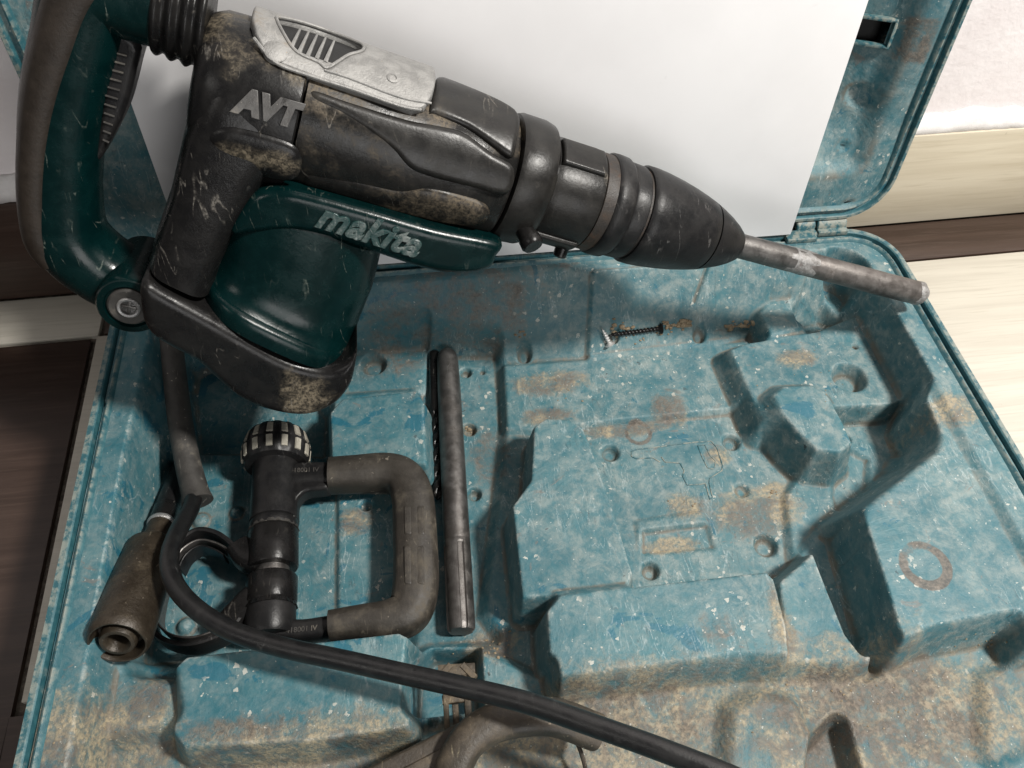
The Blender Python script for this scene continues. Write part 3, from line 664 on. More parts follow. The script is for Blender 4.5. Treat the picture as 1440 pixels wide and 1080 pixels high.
def barrel(secs, n=56, p=2.0):
    """secs: (u, half height, half width, v centre)"""
    R = []
    for u, hv, hw, vc in secs:
        s = sup(n, p, hw, hv); R.append(A_([tw(u, vc + q[1], q[0]) for q in s]))
    return rings(R)
def tlathe(prof, n=56, v0=0.0, wob=None): return lathe(prof, tw(0, v0, 0), TU, n, wob)
# gear housing
GH = obj('gear_housing', barrel([(-.002, .0345, .0365, 0), (.012, .0345, .037, -.0005), (.05, .0338, .0365, -.001), (.08, .0330, .0352, -.0015), (.1000, .0322, .0338, -.002), (.1015, .0312, .0326, -.002), (.1022, .0295, .031, -.002)], 64, 2.15), M['barrel_d'], ham)
tdust(GH, lambda u, v, w: .30 + .45 * ss((v - .008) / .02))
# front collar with the change lever
obj('front_collar', barrel([(.1026, .0300, .031, -.0015), (.1034, .0328, .0336, -.0015), (.1060, .0334, .0342, -.001), (.1180, .0330, .0336, -.0005), (.1225, .0315, .0318, 0), (.1245, .0285, .0285, 0), (.1252, .0262, .0262, 0)], 64, 2.1), M['barrel'], ham)
obj('nose_tube', tlathe([(.120, .0250), (.1262, .0265), (.1290, .0272), (.1500, .0274), (.1525, .0270), (.1530, .0262), (.1600, .0262), (.1612, .0245), (.19, .023)]), M['barrel'], ham)
for px, py in ((830, 225), (815, 300), (800, 335)):
    pass
def cyl_shell(pts, r, thick, R, step, vc=0.0, fn=6, base=-.0006, holes=()):
    """a raised patch traced on the barrel, angles turned into lengths"""
    Q = A_([cyl(x, y, r, vc) for x, y in pts]) * A_([1, r])
    Hs = [A_([cyl(x, y, r, vc) for x, y in h_]) * A_([1, r]) for h_ in holes]
    return shell(Q, lambda a_, b_, k: tw(a_, vc + (r + k) * math.sin(b_ / r), (r + k) * math.cos(b_ / r)), thick, R, step, holes=Hs, base=base, smooth_n=fn)
# raised guide ribs on the nose tube
for a0, wd_ in ((1.15, .0090), (.30, .0), (-.95, .0070)):
    if wd_:
        Q = A_([(.126, a0 * .0273 - wd_), (.1515, a0 * .0273 - wd_), (.1515, a0 * .0273 + wd_), (.126, a0 * .0273 + wd_)])
        obj('guide_rib', shell(Q, lambda a_, b_, k: tw(a_, (.0272 + k) * math.sin(b_ / .0272), (.0272 + k) * math.cos(b_ / .0272)), .0022, .0016, .0012, smooth_n=1), M['barrel'], ham)
obj('rust_band', tlathe([(.1530, .0262), (.1535, .0268), (.1602, .0268), (.1608, .0258)]), M['rust'], ham)
obj('chuck_ring', tlathe([(.1600, .0240), (.1602, .0272), (.1612, .0281), (.1640, .0283), (.1688, .0281), (.1708, .0268), (.1716, .0262), (.1726, .0266), (.1798, .0263), (.1806, .0255), (.1810, .0225)]), M['rubber'], ham)
obj('rust_band', tlathe([(.1800, .0225), (.1803, .0254), (.1822, .0254), (.1824, .0225)]), M['rust'], ham)
def chw(s, th): return .006 * np.cos(th * 24) * (1 if .187 < s < .226 else 0) * .6
cp = [(.1818, .0230), (.1820, .0266), (.1832, .0276), (.1880, .0277), (.1950, .0272), (.2050, .0259), (.2150, .0241), (.2230, .0222), (.2290, .0206), (.2296, .0199)]
ck = obj('chuck_sleeve', tlathe([(s_, r_) for s_, r_ in cp], 96), M['rubber'], ham)
obj('chuck_cap', tlathe([(.2298, .0190), (.2302, .0202), (.2360, .0181), (.2430, .0153), (.2490, .0122), (.2530, .0095), (.2540, .0080), (.2500, .0070)]), M['rubber'], ham)
# rear housing, stepping up to the gear housing at a seam
RH = obj('rear_housing', barrel([(-.0500, .016, .018, .004), (-.0497, .0240, .026, .002), (-.0475, .0305, .033, 0), (-.0420, .0342, .0368, -.001), (-.0340, .0356, .0385, -.002), (-.0250, .0361, .0392, -.002), (-.0150, .0362, .0395, -.002), (-.0060, .0362, .0396, -.002), (-.0040, .0361, .0394, -.002), (-.0032, .0350, .0385, -.002), (-.0030, .033, .036, -.002)], 96, 2.25), M['black_d'], ham)
tdust(RH, lambda u, v, w: ss((v - .004) / .030) * .62)
# column (sheared loft down to the motor base)
SH = -.29
def column(secs, n=44):
    """secs: (v at u=0, u centre, half length, half width, power)"""
    R = []
    for v0, uc, hu, hw, p in secs:
        s = sup(n, p); R.append(A_([tw(uc + q[0] * hu, v0 + SH * (uc + q[0] * hu), q[1] * hw) for q in s]))
    return rings(R)
obj('rear_cover', column([(.014, -.0235, .0200, .0300, 2.8), (.004, -.0238, .0222, .0362, 3.2), (-.006, -.0245, .0222, .0394, 3.8), (-.018, -.0265, .0212, .0404, 4.2), (-.030, -.0300, .0200, .0409, 4.2), (-.060, -.0352, .0165, .0428, 4.0), (-.085, -.0395, .0160, .0440, 3.8), (-.0985, -.0405, .0160, .0448, 4.0)], 72), M['black'], ham)
obj('motor_housing', column([(-.030, .0110, .036, .0300, 2.4), (-.036, .0110, .0420, .0380, 2.8), (-.060, .0118, .0425, .0400, 2.8), (-.075, .0118, .0415, .0404, 2.7), (-.083, .0116, .0412, .0410, 2.7), (-.0885, .0112, .0411, .0424, 2.8), (-.0920, .0108, .0410, .0444, 2.9), (-.0945, .0102, .0409, .0470, 3.0)], 72), M['green'], ham)
obj('motor_flange', column([(-.0935, .0095, .0385, .0460, 3.0), (-.0950, .0095, .0405, .0486, 3.1), (-.0965, .0095, .0412, .0496, 3.1), (-.0995, .0095, .0414, .0500, 3.1), (-.1050, .0095, .0410, .0496, 3.1)]), M['green'], ham)
MBP = A_([tp(x, y, .047) for x, y in [(199, 396), (240, 416), (300, 449), (350, 478), (405, 507), (455, 519), (488, 510), (502, 494), (499, 520), (491, 546), (468, 571), (432, 584), (388, 580), (342, 563), (305, 534), (276, 508), (242, 490), (212, 470), (198, 440)]])
MB_ = obj('motor_base', shell(MBP, lambda a_, b_, k: tw(a_, b_, .0440 + k), .0050, .0055, .0016, base=-.088, smooth_n=4), M['black_d'], ham, 60)
MBq = tp(425, 550, .047)
tdust(MB_, lambda u, v, w: 1.0 * np.exp(-((u - MBq[0]) / .017) ** 2 - ((v - MBq[1] + .3 * (u - MBq[0])) / .017) ** 2))
# worn, dust-ground patch on the base
def base_front(a_, b_, k):                                     # a: u, b: v on the near face
    t = abs((a_ + .006) / .0555); w_ = .0494 * max(0.0, 1 - min(t, .999) ** 3.2) ** (1 / 3.2); return tw(a_, b_, w_ + k)
# green arm with the maker's name
arm = [(322, 322), (340, 292), (362, 273), (398, 267), (440, 275), (520, 297), (610, 323), (703, 346), (700, 366), (690, 382), (655, 388), (610, 384), (545, 364), (470, 338), (410, 326), (360, 330), (330, 334)]
AP = A_([tp(x, y, .0395) for x, y in arm])
def arm_w(a_): return .0400 - max(0, a_ - .06) ** 2 * 1.2 - max(0, -a_) * .05
obj('name_arm', shell(AP, lambda a_, b_, k: tw(a_, b_, arm_w(a_) - .0042 + k), .0042, .0050, .0016, base=-.034, smooth_n=5), M['green'], ham)
t0, t1 = tp(428, 294, .040), tp(604, 350, .040)
ed = nrm(t1 - t0); ln = np.linalg.norm(t1 - t0); mid = (tp(434, 303, .040) + tp(600, 346, .040)) / 2
EX = TU * ed[0] + TV * ed[1]; EY = np.cross(TW, EX)
lt_ = []
obj('maker_name', text_mesh('makita', .0182, .0003, tw(mid[0], mid[1], arm_w(mid[0]) + .0002), EX, EY, TW, shear=.30, off=.00035, spacing=1.05, bevel=.0005), M['glint_green'], ham, 60)
# raised letters on the rear housing
q0, q1 = cyl(330, 138, .0395), cyl(420, 160, .0395)
qm = cyl(376, 146, .0392); pc = tw(qm[0], -.002 + .0388 * math.sin(qm[1]), .0396 * math.cos(qm[1]))
NN = nrm(TV * math.sin(qm[1]) + TW * math.cos(qm[1])); EX = TU; EX2 = nrm(TU + np.cross(NN, TU) * .03); EY2 = np.cross(NN, EX2)
obj('letters', text_mesh('AVT', .0142, .0005, pc + NN * .0004, EX2, EY2, NN, shear=.22, off=.0007, spacing=.92, bevel=.0003), M['letter'], ham, 60)
# aluminium top plate with its air opening
RA = .0366
plate = [(352, 30), (362, 21), (396, 14), (460, 20), (540, 55), (606, 105), (612, 116), (607, 140), (596, 156), (578, 161), (540, 147), (470, 124), (420, 105), (388, 92), (368, 76), (356, 52)]
plq = A_([cyl(x, y, RA) for x, y in plate])
Q = [tuple(q) for q in plq]
u0, u1 = plq[:, 0].min(), plq[:, 0].max()
PLT = [(-.0345, 2.05), (.056, 2.05)] 
low = [tuple(cyl(x, y, RA)) for x, y in [(612, 116), (607, 140), (596, 156), (578, 161), (540, 147), (470, 124), (420, 105), (388, 92), (368, 76), (357, 52), (352, 32)]]
pol = [(low[0][0], 2.0)] + low + [(low[-1][0] - .001, 2.0)]
hole = [tuple(cyl(x, y, RA)) for x, y in [(389, 38), (400, 58), (416, 78), (446, 92), (458, 100), (474, 92), (488, 84), (508, 78)]]
hole = hole + [(hole[-1][0] - .002, 1.62), ((hole[0][0] + hole[-1][0]) / 2, 1.78), (hole[0][0] + .001, 1.55)]
fm = lambda a_, b_, k: tw(a_, (RA + k) * math.sin(b_ / RA), (RA + k) * math.cos(b_ / RA))
sc_ = A_([1, RA])
alu = obj('top_plate', shell(A_(pol) * sc_, fm, .0028, .0014, .0011, holes=[A_(hole) * sc_], base=-.0010, smooth_n=1), M['alu'], ham, 50)
# raised rim and cheeks of the plate
def strip(pts, rad, name, mat, par, k=.0026):
    P3 = smooth_path([fm(*(cyl(x, y, RA) * sc_), k) for x, y in pts], 6); return obj(name, sweep(P3, rad, n=8), mat, par)
strip([(356, 60), (372, 78), (392, 95), (440, 112), (500, 131), (560, 152), (590, 158)], .0009, 'plate_bead', M['alu'], alu, .0028)
strip([(455, 104), (490, 115), (560, 141), (604, 150)], .0006, 'plate_bead', M['alu'], alu, .0030)
hr_ = resample_poly(smooth_path(A_(hole) * sc_, 6, True), .0016)
obj('vent_rim', sweep([fm(x, y, .0026) for x, y in hr_], .0008, n=8, closed=True), M['alu'], alu)
hq = cyl(387, 78, RA)
obj('plate_boss', frame(lathe([(-.002, .0052), (.0006, .0052), (.0010, .0046), (.0010, .0)], (0, 0, 0), (0, 0, 1), 24), fm(hq[0], hq[1] * RA, .0026), TU, nrm(np.cross(TV * math.sin(hq[1]) + TW * math.cos(hq[1]), TU)), TV * math.sin(hq[1]) + TW * math.cos(hq[1])), M['alu'], alu)
hq = cyl(550, 116, RA)
NQ = TV * math.sin(hq[1]) + TW * math.cos(hq[1])
obj('plate_pin', frame(lathe([(-.002, .0030), (.0012, .0028), (.0016, .0018), (.0010, .0014), (.0010, 0)], (0, 0, 0), (0, 0, 1), 18), fm(hq[0], hq[1] * RA, .0020), TU, nrm(np.cross(NQ, TU)), NQ), M['alu'], alu)
# dark opening: recessed floor and the cooling fins across it
hp_ = A_(hole) * sc_
vent = shell(hp_ + (hp_ - hp_.mean(0)) * .06, fm, -.0006, .0004, .0016, base=-.0012, smooth_n=3)
vv = obj('air_vent', vent, M['hole'], ham)
lo_b, hi_b = 1.18 * RA, 1.62 * RA
for x in (411, 424, 437, 450, 463):
    qa, qb = cyl(x - 2, 66, RA), cyl(x, 58, RA)
    f0 = fm(qa[0], .98 * RA, .0006); f1 = fm(qa[0] + .0022, 1.42 * RA, .0010)
    obj('cooling_fin', sweep([f0, (f0 + f1) / 2 + NQ * .0004, f1], [.0011, .0008, .0005], .0016, up=NQ, n=8, p=4), M['alu'], vv)
b0, b1 = [fm(*(cyl(x, y, RA) * sc_), .0006) for x, y in ((412, 80), (480, 101))]
obj('vent_bar', sweep([b0, b1], .0022, .0012, up=NQ, n=8, p=4), M['alu'], vv)
# raised panels and the grip pad moulded in the gear housing
RG = .0352
GP_ = obj('housing_pad', cyl_shell([(560, 262), (600, 262), (650, 274), (683, 288), (688, 304), (670, 316), (620, 310), (540, 292), (470, 270), (430, 258), (424, 244), (440, 238), (500, 248)], RG, .0030, .0075, .0014), M['barrel_d'], ham)
tdust(GP_, lambda u, v, w: .85 * ss((u - .015) / .04))
obj('housing_panel', cyl_shell([(440, 126), (500, 146), (570, 168), (610, 176), (650, 186), (690, 214), (722, 236), (712, 272), (660, 262), (605, 248), (575, 236), (545, 205), (490, 168), (440, 142)], RG, .0022, .0035, .0016), M['barrel'], ham)
obj('housing_panel', cyl_shell([(616, 112), (660, 128), (724, 158), (726, 200), (718, 222), (690, 204), (655, 180), (612, 162), (602, 156)], RG - .001, .0022, .003, .0016), M['barrel'], ham)
rh = .0390
PD = obj('housing_pad', cyl_shell([(292, 196), (312, 180), (350, 184), (412, 204), (424, 232), (408, 254), (350, 244), (306, 226)], .0404, .0022, .011, .0014, vc=-.002), M['black_d'], ham)
PQ = [tp(x, y, .038) for x, y in ((310, 210), (405, 228))]; PQd = PQ[1] - PQ[0]
tdust(PD, lambda u, v, w: .95 * np.exp(-((u - PQ[0][0] - np.clip(((u - PQ[0][0]) * PQd[0] + (v - PQ[0][1]) * PQd[1]) / PQd.dot(PQd), .1, 1) * PQd[0]) ** 2 + (v - PQ[0][1] - np.clip(((u - PQ[0][0]) * PQd[0] + (v - PQ[0][1]) * PQd[1]) / PQd.dot(PQd), .1, 1) * PQd[1]) ** 2) / .0075 ** 2))
# change lever stub on the collar
kq = tp(733, 318, .030)
kb = tw(kq[0], kq[1], .022); kd = nrm(TW * .8 - TV * .35 + TU * .45)
obj('lever', lathe([(0, .0052), (.010, .0050), (.0125, .0058), (.0165, .0060), (.0180, .0050), (.0180, 0)], kb, kd, 22), M['black'], ham)
kq = tp(797, 338, .012)
obj('stud', lathe([(0, .0040), (.006, .0038), (.0068, .0028), (.0068, 0)], tw(kq[0], -.0255, .010), nrm(-TV + TW * .2), 16), M['black'], ham)
# dusty patch ground into the base
# bellows and the handle
bo = tp(262, 12, 0); bprof = []
for k, u in enumerate(np.linspace(0, 1, 41)):
    bprof.append((u * .030, .0195 + .0022 * u + .0010 * math.sin(u * math.pi * 2 * 3.5)))
b_a = tw(*tp(222, 8), 0); b_b = tw(*tp(296, 30), 0); bx = nrm(b_b - b_a)
obj('bellows', lathe([(s_ * np.linalg.norm(b_b - b_a) / .030, r_) for s_, r_ in bprof], b_a, bx, 40), M['black_d'], ham)
hp0 = [(226, 8), (190, -2), (150, -14), (124, 0), (109, 60), (93, 130), (87, 200), (86, 270), (98, 330), (140, 372), (190, 398), (214, 410)]
HP = smooth_path([tw(*tp(x, y), 0) for x, y in hp0], 7)
def lerp_list(vals, m):
    return np.interp(np.linspace(0, len(vals) - 1, m), range(len(vals)), vals)
ra = lerp_list([.0172, .0172, .0178, .0185, .0180, .0178, .0178, .0182, .0182, .0172, .0168, .0170], len(HP))
rb = lerp_list([.0185, .0185, .0185, .0185, .0182, .0180, .0180, .0182, .0190, .0200, .0205, .0205], len(HP))
obj('handle', sweep(HP, ra, rb, up=TW, n=32, p=2.5), M['green'], ham)
gp0 = [(140, -40), (114, -8), (94, 50), (74, 120), (63, 190), (60, 262), (66, 322), (82, 356)]
GP = smooth_path([tw(*tp(x, y), 0) for x, y in gp0], 7)
gr_ = lerp_list([.0130, .0130, .0118, .0108, .0095, .0092, .0088, .0070], len(GP)); gb_ = lerp_list([.0196, .0198, .0198, .0196, .0194, .0194, .0192, .0170], len(GP))
obj('grip', sweep(GP, gr_, gb_, up=TW, n=28, p=2.6), M['grip'], ham)
tg = [(154, 46), (196, 62), (192, 96), (178, 150), (160, 190), (138, 228), (134, 210), (142, 150)]
TG = A_([tp(x, y, .006) for x, y in tg])
trg = obj('trigger', shell(TG, lambda a_, b_, k: tw(a_, b_, .004 + k), .0035, .003, .0014, base=-.012, smooth_n=4), M['rubber'], ham)
for k in range(11):
    x, y = 150 - k * .6, 72 + k * 12.5; q0 = tp(x, y, .0085); q1 = tp(x + 28 - k * 1.9, y + 7 - k * .3, .0085)
    obj('trigger_rib', sweep([tw(*q0, .0079), tw(*q1, .0079)], .0005, n=6), M['sleeve'], trg)
# pivot joint of the handle
bc = tp(181, 432, .030); bo_ = tw(bc[0], bc[1], .012)
obj('pivot_boss', lathe([(-.030, .0160), (.010, .0160), (.0165, .0158), (.0180, .0148), (.0182, .0118), (.0165, .0112), (.0165, 0)], bo_, TW, 44), M['green'], ham)
wsh = obj('washer', lathe([(.0150, .0104), (.0178, .0102), (.0186, .0092), (.0182, .0056), (.0170, .0054)], bo_, TW, 40), M['sleeve'], ham)
scw = obj('pivot_screw', lathe([(.0140, .0056), (.0190, .0056), (.0196, .0050), (.0192, .0040), (.0170, .0038), (.0170, 0)], bo_, TW, 32), M['bright'], ham)
cr = join(frame(box(-.0036, .0036, -.0008, .0008, 0, .0014, .0003), bo_ + TW * .0168, TU, TV, TW), frame(box(-.0008, .0008, -.0036, .0036, 0, .0012, .0003), bo_ + TW * .0168, TU, TV, TW))
obj('screw_cross', cr, M['dark_steel'], scw)
# seam lines on the near side
def seam(pts, w_, name='seam', r=.0005, mat='dusty'):
    return obj(name, sweep(smooth_path([tw(*tp(x, y, w_), w_) for x, y in pts], 5), r, n=6), M[mat], ham)
# cord guard and cord
cg = [PZ(240, 470, .078), PZ(246, 530, .068), PZ(254, 595, .060), PZ(264, 650, .055), PZ(274, 690, .052), PZ(278, 706, .051)]
CG = smooth_path(cg, 6); m_ = len(CG)
obj('cord_guard', sweep(CG, lerp_list([.0068, .0070, .0072, .0074, .0078, .0090], m_), n=22), M['sleeve'], ham)
cpts = [(274, 690, .051), (268, 716, .060), (250, 748, .074), (238, 785, .083), (246, 822, .087), (278, 858, .090), (330, 889, .092), (400, 911, .094), (480, 928, .097), (560, 946, .099), (650, 966, .103), (740, 988, .107), (840, 1022, .112), (940, 1058, .116), (1040, 1098, .118), (1120, 1140, .118)]
CP = smooth_path([PZ(*q) for q in cpts], 8)
obj('power_cord', sweep(CP, .0048, n=20), M['cord'], ham)
# chisel in the chuck
ca = tw(.240, 0, 0); cbt = PZ(1297, 414, .0945); cx = nrm(cbt - ca); L = np.linalg.norm(cbt - ca)
chz = root('flat_chisel', 'round grey steel chisel held in the hammer chuck, tip on the case rim', 'chisel', ca)
obj('shank', lathe([(0, .0073), (.030, .0074), (.0535, .0076)], ca, cx, 30), M['dark_steel'], chz)
obj('blade', lathe([(.0535, .0066), (.0560, .0074), (L * .8, .0076), (L - .010, .0077), (L - .0035, .0074), (L - .001, .0062), (L, .0045), (L, 0)], ca, cx, 36, wob=lambda s, th: .03 * np.sin(th * 3 + s * 90) * .4), M['steel'], chz)
obj('scraped_collar', lathe([(.0470, .0068), (.0490, .0074), (.0640, .0078), (.0700, .0074)], ca, cx, 30, wob=lambda s, th: .05 * np.sin(th * 5 + s * 900)), M['scrape'], chz)
obj('scraped_tip', lathe([(L - .0085, .0074), (L - .0075, .0079), (L - .0030, .0077), (L - .0008, .0064), (L + .0006, .0042), (L + .0006, 0)], ca, cx, 30, wob=lambda s, th: .05 * np.sin(th * 4 + s * 700)), M['scrape'], chz)

# ------------------------------------------------------------------ loose side handle
ZH = .040
sh = root('side_handle', 'black auxiliary side handle with brown rubber D grip, lying in the left bay', 'side handle', PZ(440, 760, .018))
h0, h1 = PZ(388, 652, ZH), PZ(380, 888, ZH); ha = nrm(h1 - h0); HL = np.linalg.norm(h1 - h0)
hx = nrm(np.cross(ha, A_([0, 0, 1.])));  hx = hx if hx[0] > 0 else -hx
hzv = np.cross(hx, ha); hzv = hzv if hzv[2] > 0 else -hzv
def hs(px, py): return (PZ(px, py, ZH) - h0).dot(ha)
def serr(amp, n): return lambda s, th: amp * np.sign(np.sin(th * n))
s1, s2, s3, s4, s5, s6 = [hs(385, y) for y in (733, 748, 800, 812, 850, 862)]
obj('handle_post', lathe([(0, .0118), (.002, .0138), (s1, .0140), (s1 + .0004, .0130), (s1 + .0014, .0138), (s2 - .0012, .0140), (s2, .0132)], h0, ha, 40), M['rubber'], sh)
cl1 = obj('clamp_jaw', lathe([(s2 - .0006, .0134), (s2 + .0008, .0143), (s3 - .001, .0145), (s3, .0138), (s3, .010)], h0, ha, 40), M['black'], sh)
cl2 = obj('clamp_jaw', lathe([(s4, .010), (s4, .0136), (s4 + .001, .0142), (s5 - .001, .0141), (s5, .0134)], h0, ha, 40), M['black'], sh)
obj('clamp_bolt', lathe([(s3 - .006, .0095), (s4 + .006, .0095)], h0, ha, 30), M['dark_steel'], sh)
obj('toothed_ring', lathe([(s2 - .0024, .0138), (s2 - .0004, .0144)], h0, ha, 72, wob=serr(.018, 18)), M['sleeve'], sh)
obj('toothed_ring', lathe([(s5, .0134), (s5 + .0026, .0142)], h0, ha, 72, wob=serr(.018, 18)), M['black'], sh)
obj('post_end', lathe([(s5 + .002, .0136), (HL, .0136), (HL + .003, .0120), (HL + .003, 0)], h0, ha, 36), M['rubber'], sh)
# ribbed knob with dusty inlays
k0 = h0 - ha * .0005
kn = obj('knob', lathe([(.003, .012), (.002, .0185), (-.0010, .0200), (-.0080, .0205), (-.0092, .0199), (-.0104, .0203), (-.0170, .0190), (-.0205, .0168), (-.0225, .013), (-.0225, 0)], k0, ha, 96, wob=lambda s, th: .020 * np.sign(np.cos(th * 14)) * (-.021 < s < .001)), M['rubber'], sh)
for i in range(14):
    t = 2 * math.pi * (i + .5) / 14; e_, g_ = cross_ref(nrm(ha)); rd = e_ * math.cos(t) + g_ * math.sin(t); tg_ = np.cross(ha, rd)
    for s0_, s1_, r0_, r1_ in ((-.0080, -.0006, .0206, .0200), (-.0180, -.0108, .0182, .0204)):
        p0, p1 = k0 + ha * s0_ + rd * (r0_ - .0004), k0 + ha * s1_ + rd * (r1_ - .0004)
        obj('inlay', sweep([p0, p1], .0021, .0011, up=rd, n=8, p=3.5), M['cream'], kn)
# straps: flat steel bands looping round to the left
lc = PZ(285, 826, .036)
def loop(px_list, z, w_, th, name, mat='rubber', n=6):
    P3 = smooth_path([PZ(x, y, z) for x, y in px_list], n); return obj(name, sweep(P3, th, w_, up=(0, 0, 1), n=12, p=5), M[mat], sh)
loop([(392, 782), (362, 792), (344, 790), (330, 772), (310, 757), (284, 752), (262, 764), (246, 784), (232, 812), (220, 850), (216, 882), (234, 904), (268, 912), (304, 903), (332, 886), (352, 862), (378, 840), (392, 830)], .038, .0082, .0016, 'strap')
loop([(330, 782), (308, 770), (284, 766), (262, 778), (250, 796), (236, 820), (228, 850), (226, 878), (242, 896), (270, 902), (302, 894), (326, 878)], .036, .0072, .0007, 'strap', 'dark_steel')
loop([(318, 786), (304, 778), (284, 774), (266, 786), (256, 804)], .034, .0068, .0006, 'strap', 'rubber')
obj('clamp_lug', sweep(smooth_path([PZ(392, 785, .040), PZ(365, 790, .040), PZ(348, 786, .039), PZ(338, 772, .038)], 5), .0075, .0092, up=(0, 0, 1), n=18, p=3.5), M['black'], sh)
obj('clamp_lug', sweep(smooth_path([PZ(392, 832, .040), PZ(362, 842, .040), PZ(340, 862, .038), PZ(322, 882, .036)], 5), .0078, .0092, up=(0, 0, 1), n=18, p=3.5), M['black'], sh)
# arms and the D grip
arm1 = [(395, 672), (430, 670), (468, 669)]; arm2 = [(380, 886), (425, 888), (468, 882)]
a1 = obj('arm', sweep(smooth_path([PZ(x, y, ZH) for x, y in arm1], 5), .0078, .0070, up=(0, 0, 1), n=18, p=3.5), M['rubber'], sh)
obj('arm_web', shell(A_([PZ(x, y, ZH + .003)[:2] for x, y in [(392, 690), (395, 735), (416, 732), (418, 706), (432, 692), (460, 688), (462, 678), (400, 676)]]), lambda a_, b_, k: (a_, b_, ZH + .0025 + k), .0025, .002, .0022, base=-.008, smooth_n=3), M['rubber'], sh)
a2 = obj('arm', sweep(smooth_path([PZ(x, y, ZH - .002) for x, y in arm2], 5), .0056, .0070, up=(0, 0, 1), n=18, p=3.5), M['rubber'], sh)
GPp = [(464, 669), (500, 667), (545, 665), (570, 676), (581, 705), (584, 760), (585, 820), (576, 858), (550, 872), (505, 876), (464, 881)]
GG = smooth_path([PZ(x, y, ZH) for x, y in GPp], 8)
gsec = sup(36, 2.6); th_ = np.linspace(0, 2 * math.pi, 36, endpoint=False)
gsec = gsec * (1 - .035 * (np.cos(th_ * 6) > .55))[:, None]
gg = obj('rubber_grip', sweep(GG, lerp_list([.0108, .0112, .0116, .0122, .0128, .0130, .0130, .0124, .0110, .0090, .0080], len(GG)), lerp_list([.0112, .0114, .0118, .0122, .0126, .0126, .0126, .0120, .0112, .0104, .0100], len(GG)), up=(0, 0, 1), sec=gsec), M['brown_rubber'], sh, 30)
for y0, y1 in ((712, 752), (768, 822)):
    for dx in (-9, 9):
        pz = A_([PZ(x, y, ZH + .0118)[:2] for x, y in [(582 + dx - 5, y0), (582 + dx + 5, y0), (583 + dx + 5, y1), (583 + dx - 5, y1)]])
        obj('grip_panel', shell(pz, lambda a_, b_, k: (a_, b_, ZH + (.0122 if dx < 0 else .0120) + k), .0006, .0006, .0011, smooth_n=1, base=-.004), M['brown_rubber'], gg)
pc = PZ(429, 658, ZH + .0072); obj('mould_number', text_mesh('418001 IV', .0042, .00012, PZ(428, 661, ZH + .0071), nrm(PZ(460, 658, ZH) - PZ(400, 660, ZH)), A_([.02, 1, 0]), A_([0, 0, 1.]), off=.00006), M['sleeve'], a1)
obj('mould_number', text_mesh('418001 IV', .0040, .00012, PZ(424, 885, ZH + .0052), nrm(PZ(468, 880, ZH) - PZ(400, 887, ZH)), A_([.05, 1, 0]), A_([0, 0, 1.]), off=.00006), M['sleeve'], a2)

# ------------------------------------------------------------------ adapter, rods, screws
p0, p1 = PZ(165, 903, .080), PZ(214, 772, .056); ax = nrm(p1 - p0); LA = np.linalg.norm(p1 - p0)
ad = root('tamper_adapter', 'greasy brown cylindrical adapter with hollow end and black shank, by the left wall', 'adapter', p0 - A_([0, 0, .02]))
wobA = lambda s, th: .012 * np.sin(th * 3 + s * 60) + .008 * np.sin(th * 7 - s * 130)
obj('adapter_body', lathe([(.0090, 0.010695), (.0085, 0.011625), (.0010, 0.01209), (-.0006, 0.01271), (-.0008, 0.013485), (.0012, 0.014725), (.004, 0.015035), (.030, 0.014958), (LA - .004, 0.01395), (LA, 0.01333), (LA + .003, 0.01085), (LA + .005, 0.00775)], p0, ax, 48, wobA), M['socket'], ad)
obj('end_ring', lathe([(.0088, 0.009145), (.0010, 0.008835), (-.0006, 0.00806), (-.0008, 0.006355), (.0006, 0.005115), (.0080, 0.004495), (.0080, 0)], p0, ax, 40), M['socket'], ad)
obj('end_bore', lathe([(.0078, 0.0044175), (.0072, 0.002325), (.0072, 0)], p0, ax, 24), M['hole'], ad)
def s_at(y):
    lo_, hi_ = 0.0, .25
    for _ in range(40):
        m_ = (lo_ + hi_) / 2
        if proj(p0 + ax * m_)[1] > y: lo_ = m_
        else: hi_ = m_
    return lo_
sA = s_at(738)
obj('adapter_neck', lathe([(LA + .002, 0.007595), (sA - .003, 0.006975), (sA, 0.00713)], p0, ax, 32), M['socket'], ad)
obj('neck_ring', lathe([(sA - .0012, 0.00744), (sA - .0002, 0.007905), (sA + .0010, 0.007905), (sA + .0020, 0.00744)], p0, ax, 32), M['bright'], ad)
sB = s_at(648)
obj('shank_sleeve', lathe([(sA + .0015, 0.007285), (sA + .014, 0.00744), (sA + .0150, 0.006975)], p0, ax, 30), M['black'], ad)
obj('shank', lathe([(sA + .0140, 0.006975), (sB - .003, 0.00682), (sB, 0.00589), (sB, 0)], p0, ax, 30), M['rubber'], ad)
zr = .032
r0, r1 = PZ(629, 500, zr), PZ(649, 888, zr); rx = nrm(r1 - r0); RL = np.linalg.norm(r1 - r0)
rod = root('point_chisel', 'thick grey steel rod with slotted lower end, lying upright in the middle bay', 'chisel', (r0 + r1) / 2 - A_([0, 0, .009]))
sg = (PZ(644, 760, zr) - r0).dot(rx)
obj('rod', lathe([(-.0052, 0), (-.0050, .0018), (-.0035, .0048), (-.0005, .0066), (.004, .0074), (.03, .0079), (sg, .0080), (sg + .004, .0074)], r0, rx, 36), M['dark_steel'], rod)
ng = 48
def sl(s, th): return -.16 * (np.abs(np.sin(th * 2 + .55)) < .42) * (1 if s > sg + .003 else 0)
obj('slotted_shank', lathe([(sg, .0078), (sg + .002, .0080), (sg + .0035, .0080), (RL - .004, .0080), (RL - .0012, .0078), (RL, .0070), (RL, 0)], r0, rx, 96, sl), M['dark_steel'], rod, 30)
zd = .027
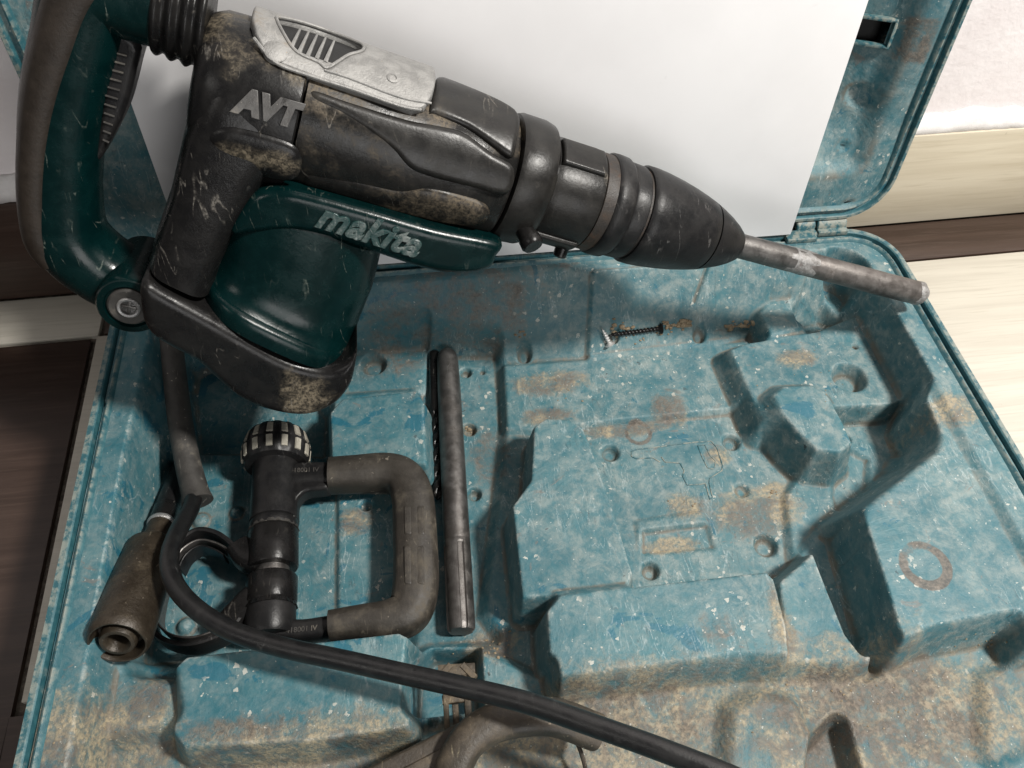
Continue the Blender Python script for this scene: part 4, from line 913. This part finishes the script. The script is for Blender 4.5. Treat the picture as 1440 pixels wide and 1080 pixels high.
d0, d1 = PZ(611, 497, zd), PZ(616, 702, zd); dx_ = nrm(d1 - d0); DL = np.linalg.norm(d1 - d0); e_, g_ = cross_ref(dx_)
bit = root('drill_bit', 'thin black masonry drill bit with spiral flutes, lying beside the thick rod', 'drill bit', (d0 + d1) / 2 - A_([0, 0, .004]))
Rg = []; thb = np.linspace(0, 2 * math.pi, 28, endpoint=False)
for s in np.linspace(.052, DL, 150):
    ph = s * 2 * math.pi / .024; r_ = .0036 * (1 - .40 * np.clip(np.cos(2 * (thb - ph)), 0, 1) ** .8)
    if s > DL - .003: r_ = r_ * ((DL - s) / .003 * .7 + .3)
    Rg.append(d0 + dx_ * s + np.outer(np.cos(thb) * r_, e_) + np.outer(np.sin(thb) * r_, g_))
obj('flute', rings(Rg), M['black'], bit)
obj('bit_shank', lathe([(-.001, .0030), (0, .0038), (.003, .0040), (.050, .0040), (.0525, .0034)], d0, dx_, 22), M['black'], bit)
# screws near the rear crease
def make_screw(name, label, pa, pb, rad, mat, pitch, head):
    a_, b_ = pa, pb; x_ = nrm(b_ - a_); L_ = np.linalg.norm(b_ - a_); e_, g_ = cross_ref(x_)
    rt = root(name, label, 'screw', (a_ + b_) / 2)
    th2 = np.linspace(0, 2 * math.pi, 14, endpoint=False); Rr = []
    for s in np.arange(head * .6, L_, pitch / 7):
        r_ = rad * (.72 + .38 * np.clip(np.cos(th2 - s * 2 * math.pi / pitch), 0, 1) ** 3)
        if s > L_ - .006: r_ = r_ * max(.12, (L_ - s) / .006)
        Rr.append(a_ + x_ * s + np.outer(np.cos(th2) * r_, e_) + np.outer(np.sin(th2) * r_, g_))
    obj('thread', rings(Rr), M[mat], rt)
    obj('head', lathe([(0, 0), (.0002, rad * 1.0), (0, rad * 1.9), (.0006, rad * 2.1), (head * .5, rad * 1.5), (head, rad * .8)], a_, x_, 20), M[mat], rt)
q1, q2 = on(931, 462, .0026), on(853, 472, .0024)
make_screw('black_screw', 'long black coarse threaded screw lying on crumbs below the chuck', q1, q2, .0019, 'black', .0026, .0032)
q1, q2 = on(858, 485, .0022), on(846, 461, .0050)
make_screw('silver_screw', 'short bright silver screw at the end of the long black screw', q1, q2, .0018, 'zinc', .0020, .0022)
# caked cement crumbs
rg = random.Random(5); parts = []
for cx_, cy_, n_, sp_, sz in [(872, 462, 12, 12, .0030), (945, 460, 20, 16, .0024), (962, 456, 16, 9, .0034), (890, 470, 10, 26, .0012), (1028, 460, 12, 12, .0026), (1048, 456, 12, 9, .0026), (968, 705, 12, 22, .0009), (660, 604, 8, 6, .0020), (735, 470, 6, 8, .0014), (790, 545, 14, 30, .0009), (1090, 694, 8, 8, .0013), (690, 908, 24, 30, .0011), (780, 1010, 20, 120, .0007), (1150, 985, 40, 110, .0008), (1000, 1030, 24, 160, .0007), (140, 1040, 20, 60, .0007), (1380, 900, 20, 26, .0010), (960, 620, 30, 140, .0005), (1140, 520, 24, 70, .0006)]:
    for _ in range(n_):
        x, y = rg.gauss(cx_, sp_ * .6), rg.gauss(cy_, sp_ * .35); q = on(x, y)
        bm = bmesh.new(); bmesh.ops.create_icosphere(bm, subdivisions=1, radius=1)
        s_ = sz * rg.uniform(.35, 1.0)
        vv_ = A_([tuple(v.co * rg.uniform(.65, 1.2)) for v in bm.verts]) * A_([s_, s_ * rg.uniform(.6, 1), s_ * .65]) + q + A_([0, 0, s_ * .2])
        parts.append((vv_, [tuple(v.index for v in f.verts) for f in bm.faces])); bm.free()
cr_ = obj('crumbs', join(*parts), M['crumb'], None, 180, flat=True); cr_['kind'] = 'stuff'; cr_['label'] = 'loose crumbs of dried cement scattered over the tray'; cr_['category'] = 'crumbs'
